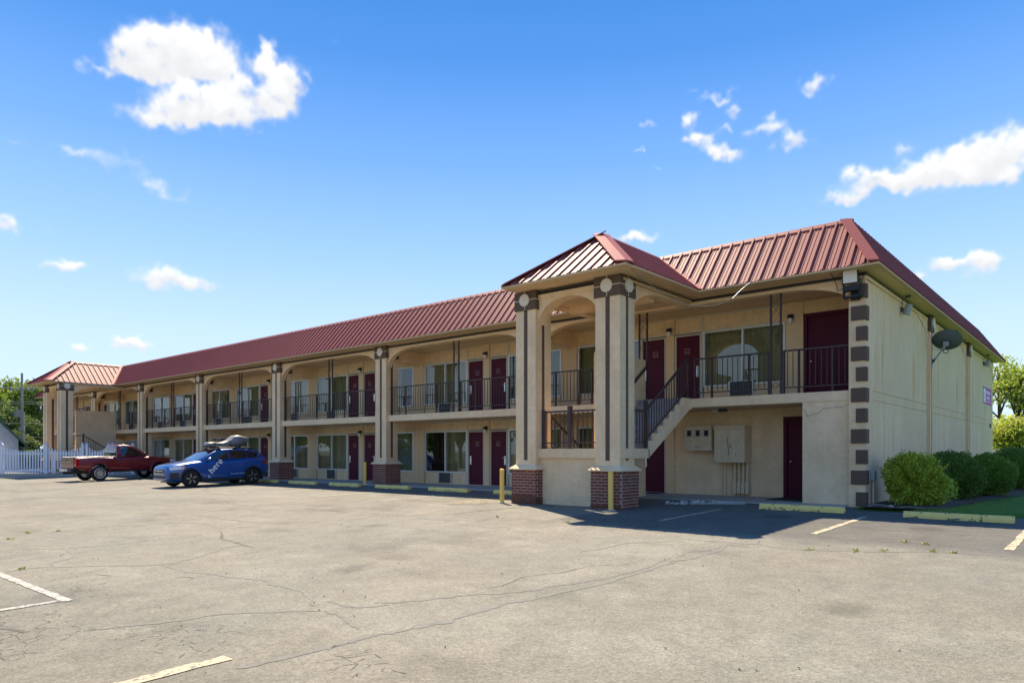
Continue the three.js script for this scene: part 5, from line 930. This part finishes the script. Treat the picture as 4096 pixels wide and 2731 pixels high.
// ---------------------------------------------------------------- plants
const leafGeo = (() => { const g = new THREE.BufferGeometry(); g.setAttribute('position', new THREE.Float32BufferAttribute([0, 0, 0, .34, .45, .10, 0, .5, 0, 0, 0, 0, 0, .5, 0, -.34, .45, .10, 0, .5, 0, .34, .45, .10, 0, 1, -.06, 0, .5, 0, 0, 1, -.06, -.34, .45, .10], 3)); g.computeVertexNormals(); g.setAttribute('uv', new THREE.Float32BufferAttribute(new Float32Array(24), 2)); return g; })();
const leafMat = phys([1, 1, 1], .75, { transmission: .6, thickness: 0, side: THREE.DoubleSide }), shrubMat = phys([1, 1, 1], .55, { transmission: .3, thickness: 0, side: THREE.DoubleSide });
M.bark = std([.085, .07, .055], .95, { map: brickMap });
const rq = () => new THREE.Quaternion().setFromEuler(new THREE.Euler(rr(0, 6.28), rr(0, 6.28), rr(0, 6.28)));
function makeTree(name, label, group, o) {
  const t = thing(name, label, 'tree', [0, 0, 0], 0, group), wood = [], tips = [];
  const grow = (p, d, len, r, lv) => {
    const bend = V(rr(-.14, .14), rr(-.02, .16), rr(-.14, .14)), mid = p.clone().addScaledVector(d, len * .5).addScaledVector(bend, len * .25), d2 = d.clone().addScaledVector(bend, .6).normalize(), e = mid.clone().addScaledVector(d2, len * .5);
    wood.push(rod(p.toArray(), mid.toArray(), r, r * .84, lv < 2 ? 9 : 6), rod(mid.toArray(), e.toArray(), r * .85, r * .66, lv < 2 ? 9 : 6));
    if (lv >= o.levels) { tips.push(e); return; }
    if (lv >= o.levels - 1) tips.push(mid);
    const n = lv === 0 ? o.fork : 3; let az = rr(0, 6.28);
    for (let i = 0; i < n; i++) { az += 6.28 / n + rr(-.5, .5); const a = rr(.32, .34 + o.spread), q = V(Math.cos(az) * Math.sin(a), Math.cos(a), Math.sin(az) * Math.sin(a)), nd = d2.clone().multiplyScalar(.55).add(q.multiplyScalar(.75)).normalize(); nd.y += o.up; grow(e.clone().addScaledVector(d2, -len * rr(0, .25)), nd.normalize(), len * rr(.62, .86), r * .62, lv + 1); }
    if (lv < 2 && o.leader) grow(e.clone(), V(rr(-.1, .1), 1, rr(-.1, .1)).normalize(), len * rr(.7, .9), r * .66, lv + 1);
  };
  grow(V(0, 0, 0), V(rr(-.05, .05), 1, rr(-.05, .05)).normalize(), o.trunk, o.r, 0);
  mesh('trunk', wood, M.bark, t);
  const m = [], c = [], per = Math.max(4, Math.round(o.leaves / tips.length)), mat = new THREE.Matrix4();
  for (const p of tips) { const cs = o.clump * rr(.55, 1.25), shade = rr(.75, 1.2); for (let i = 0; i < per; i++) { const v = V(rr(-1, 1), rr(-1, 1), rr(-1, 1)); if (v.lengthSq() > 1) continue; v.multiplyScalar(cs * (.55 + .45 * rnd())); v.y *= .72; const s = o.leaf * rr(.65, 1.3); m.push(mat.clone().compose(p.clone().add(v), rq(), V(s, s, s))); const k = shade * rr(.75, 1.25), h = rnd(); c.push(col(mix(o.c0[0], o.c1[0], h) * k, mix(o.c0[1], o.c1[1], h) * k, mix(o.c0[2], o.c1[2], h) * k)); } }
  inst('crown', leafGeo, leafMat, m, t, (i) => c[i]);
  return t;
}
const wood1 = makeTree('broadleaf_tree', 'bright green broadleaf tree rising behind the utility pole', 'trees behind the picket fence', { trunk: 2.6, r: .26, levels: 4, fork: 4, spread: .75, up: .12, leader: true, leaves: 15000, leaf: .30, clump: .95, c0: [.20, .29, .022], c1: [.34, .42, .04] });
const wood2 = makeTree('broadleaf_tree', 'dense dark green tree filling the gap beside the far portico', 'trees behind the picket fence', { trunk: 1.9, r: .24, levels: 4, fork: 5, spread: .95, up: .05, leader: true, leaves: 17000, leaf: .30, clump: 1.05, c0: [.09, .16, .016], c1: [.19, .27, .028] });
const setT = (t, x, z, s, turn) => { t.position.set(x, -.4, z); t.scale.setScalar(s); t.rotation.y = turn; };
setT(wood1, -81.93, -4.84, 1.02, .4); setT(wood2, -78.9, -2.17, .95, 2);
[[wood1, -92.76, -3.44, 1.15, 2.2], [wood1, -99.67, -8.04, 1.2, 4.0], [wood2, -72.45, -2.45, .72, .9], [wood2, -72.77, 0.47, .66, 3.3], [wood2, -101.19, -9.37, 1.1, 5.1], [wood1, -92.0, -9.36, .95, 1.1], [wood2, -69.91, -0.68, .55, 1.9]].forEach(([t, ...a]) => setT(copy(t, t === wood1 ? 'bright green broadleaf tree in the belt behind the picket fence' : 'dense dark tree in the belt behind the picket fence'), ...a));
const brush = makeTree('understorey_tree', 'low dark leafy growth filling the gap under the trees by the pole', 'undergrowth behind the picket fence', { trunk: .5, r: .12, levels: 3, fork: 6, spread: 1.1, up: -.05, leader: false, leaves: 9000, leaf: .2, clump: .7, c0: [.09, .16, .018], c1: [.17, .25, .03] });
setT(brush, -62.91, -0.11, 1.1, 1); [[-68.11, -0.9, 1.2, 2], [-71.23, -0.86, 1.25, 3], [-74.31, -0.85, 1.3, 4], [-71.92, -2.9, 1.3, 5], [-77.43, -0.8, 1.2, .5]].forEach((a) => setT(copy(brush), ...a));
// trees across the lot, seen only as reflections in the windows
const rowTree = [[[.10, .17, .018], [.20, .28, .03]], [[.16, .24, .02], [.30, .38, .035]]].map(([c0, c1], i) => makeTree('row_tree', i ? 'bright tree in the row across the parking lot' : 'dark tree in the row across the parking lot', 'trees across the parking lot', { trunk: 2.2, r: .25, levels: 3, fork: 5, spread: .9, up: .08, leader: true, leaves: 5200, leaf: .55, clump: 1.35, c0, c1 }));
for (let i = 0; i < 26; i++) { const t = i < 2 ? rowTree[i] : copy(rowTree[i % 2]); t.position.set(-172 + i * 7 + rr(-2, 2), -1.3, 58 + rr(-5, 8)); t.scale.setScalar(rr(1.1, 1.6)); t.rotation.y = rr(0, 6); }
const maple = makeTree('maple_tree', 'open crowned tree with bare upright stem past the end wall', undefined, { trunk: 1.5, r: .13, levels: 4, fork: 3, spread: .8, up: .05, leader: true, leaves: 7500, leaf: .14, clump: .55, c0: [.38, .48, .05], c1: [.60, .66, .08] }); { const [x, z] = [-0.38, -35.47]; maple.position.set(x, -.1, z); maple.scale.setScalar(1.45); maple.rotation.y = 1.2; }
const low = makeTree('maple_tree', 'low spreading yellow green tree under the open crowned one', undefined, { trunk: .8, r: .16, levels: 3, fork: 6, spread: 1.05, up: -.02, leader: false, leaves: 12000, leaf: .125, clump: .62, c0: [.38, .46, .03], c1: [.60, .62, .06] }); { const [x, z] = [0.05, -30.57]; low.position.set(x, -.1, z); low.scale.setScalar(1.5); }
const low2 = copy(low, 'wide yellow green tree leaning past the lawn at the frame edge'); { const [x, z] = [1.43, -35.72]; low2.position.set(x, -.1, z); low2.rotation.y = 2.4; low2.scale.setScalar(1.5); }
const maple2 = copy(maple, 'taller open crowned tree beyond the lawn'); { const [x, z] = [1.2, -40.8]; maple2.position.set(x, -.1, z); maple2.rotation.y = 3.4; maple2.scale.setScalar(1.45); }

function shrub(label, group, x, z, rx, ry, rz, n, leaf, leafColor, o = {}) {
  const t = thing('shrub', label, 'shrub', [x, .06, z], 0, group), m = [], c = [], mat = new THREE.Matrix4(), lump = (v) => 1 + o.rough * (fbm(v.x * 3 + x * 7 + 20, v.y * 3 + v.z * 2.3 + 20 + z, 3, 3) - .5) * 2;
  const core = new THREE.IcosahedronGeometry(1, 4), q = core.attributes.position; for (let i = 0; i < q.count; i++) { const v = V(q.getX(i), q.getY(i), q.getZ(i)), k = .80 * lump(v); q.setXYZ(i, v.x * rx * k, Math.max(-.02, ry * .92 + v.y * ry * k), v.z * rz * k); } core.computeVertexNormals();
  mesh('branches', core, std(leafColor, 1), t);
  for (let i = 0; i < n; i++) {
    const v = V(rr(-1, 1), rr(-1, 1), rr(-1, 1)); if (v.lengthSq() > 1 || v.lengthSq() < .01) continue; v.normalize();
    const k = lump(v) * (.80 + .24 * Math.pow(rnd(), .8)), p = V(v.x * rx * k, ry * .92 + v.y * ry * k, v.z * rz * k); if (p.y < .03) continue;
    const up = V(v.x + rr(-.8, .8), v.y + rr(-.4, 1.0) + (o.upright ?? 0), v.z + rr(-.8, .8)).normalize(), s = leaf * rr(.7, 1.35), k2 = rr(.72, 1.3);
    m.push(mat.clone().compose(p, new THREE.Quaternion().setFromUnitVectors(V(0, 1, 0), up).multiply(new THREE.Quaternion().setFromAxisAngle(V(0, 1, 0), rr(0, 6))), V(s, s, s))); c.push(col(leafColor[0] * k2, leafColor[1] * k2, leafColor[2] * k2));
  }
  for (let j = 0; j < (o.sprigs ?? 0); j++) { const a = rr(0, 6.28), e = rr(.1, 1.3), v = V(Math.cos(a) * Math.cos(e), Math.sin(e), Math.sin(a) * Math.cos(e)), L2 = rr(.12, .34); for (let i = 0; i < 26; i++) { const f = .95 + L2 * i / 26, p = V(v.x * rx * f + rr(-.02, .02), ry * .92 + v.y * ry * f + .06 * i / 26, v.z * rz * f + rr(-.02, .02)); m.push(mat.clone().compose(p, rq(), V(leaf, leaf, leaf).multiplyScalar(rr(.5, .95)))); const k2 = rr(.72, 1.3); c.push(col(leafColor[0] * k2, leafColor[1] * k2, leafColor[2] * k2)); } }
  inst('foliage', leafGeo, shrubMat, m, t, (i) => c[i]); return t;
}
shrub('loose yellow green shrub with stray sprigs beside the corner quoins', null, .88, -.72, .66, .60, .66, 30000, .058, [.38, .46, .04], { rough: .5, sprigs: 40 });
shrub('clipped dark green boxwood next to the yellow green shrub', 'clipped boxwoods', 1.10, -3.9, .80, .64, .80, 46000, .046, [.12, .22, .03], { rough: .22, upright: .6 });
shrub('clipped green boxwood squeezed between two darker ones', 'clipped boxwoods', 1.62, -6.1, .70, .60, .75, 40000, .046, [.16, .28, .035], { rough: .2, upright: .6 });
shrub('clipped boxwood farthest along the end wall', 'clipped boxwoods', 2.0, -11.6, .98, .70, 1.0, 40000, .05, [.15, .265, .035], { rough: .2, upright: .6 });
{ // blades of the lawn
  const g = new THREE.BufferGeometry(); g.setAttribute('position', new THREE.Float32BufferAttribute([-.5, 0, 0, .5, 0, 0, .12, 1, .25], 3)); g.computeVertexNormals(); g.setAttribute('uv', new THREE.Float32BufferAttribute([0, 0, 1, 0, .5, 1], 2));
  const m = [], c = [], mat = new THREE.Matrix4();
  for (let i = 0; i < 90000; i++) { const x = 1.2 + Math.pow(rnd(), 1.1) * 7, z = 1.22 - Math.pow(rnd(), 1.5) * 15; if (x < 1.75 + .08 * Math.max(0, -z) * (z > -9 ? 1 : .8) + .35 * (fbm(z * 2, 3, 3, 4) - .5) - .55 * sm(-.3, .9, z)) continue; const s = rr(.035, .075); m.push(mat.clone().compose(V(x, .025 - .10 * sm(.85, 1.3, z), z), new THREE.Quaternion().setFromEuler(new THREE.Euler(rr(-.5, .5), rr(0, 6.3), rr(-.4, .4))), V(.007, s, s))); const k = rr(.7, 1.35); c.push(col(.15 * k, .28 * k, .045 * k)); }
  tag(inst('lawn_grass', g, phys([1, 1, 1], .8, { transmission: .25, thickness: 0, side: THREE.DoubleSide }), m, scene, (i) => c[i]), 'green grass blades of the lawn beside the planting bed', null, null, 'stuff');
}
{ // weeds in the cracks, dry twigs in the bed
  const spots = WEEDS; spots.forEach(([x, z, s]) => { const w = thing('weed', 'small yellow green weed growing in a crack of the asphalt', 'weed', [x, gy(z), z], rr(0, 6), 'weeds in the asphalt cracks'), m = [], c = []; for (let i = 0; i < 40; i++) { const r = .55 * s * Math.sqrt(rnd()), a = rr(0, 6.3); m.push(new THREE.Matrix4().compose(V(Math.cos(a) * r * 1.6, .004 + .02 * rnd(), Math.sin(a) * r * .5), rq(), V(1, 1, 1).multiplyScalar(rr(.015, .032)))); } inst('leaves', leafGeo, shrubMat, m, w, () => col(.42 * rr(.7, 1.2), .42 * rr(.8, 1.2), .05)); });
  const t = thing('fallen_twigs', 'bare twigs lying on the mulch below the shrub', 'twigs', [.6, .07, .75]); mesh('twig', tube([[-.35, .01, .12], [-.2, .04, .02], [.05, .02, .08]], .012, 14, 5), std([.30, .26, .21], .9), t); mesh('twig', tube([[.3, .01, .2], [.5, .03, .1], [.75, .01, .14]], .009, 14, 5), std([.24, .2, .16], .9), t); mesh('stone', new THREE.IcosahedronGeometry(.05, 1).scale(1.2, .7, 1).translate(.12, .02, .1), std([.36, .3, .26], .95), t);
}
renderer.render(scene, camera);
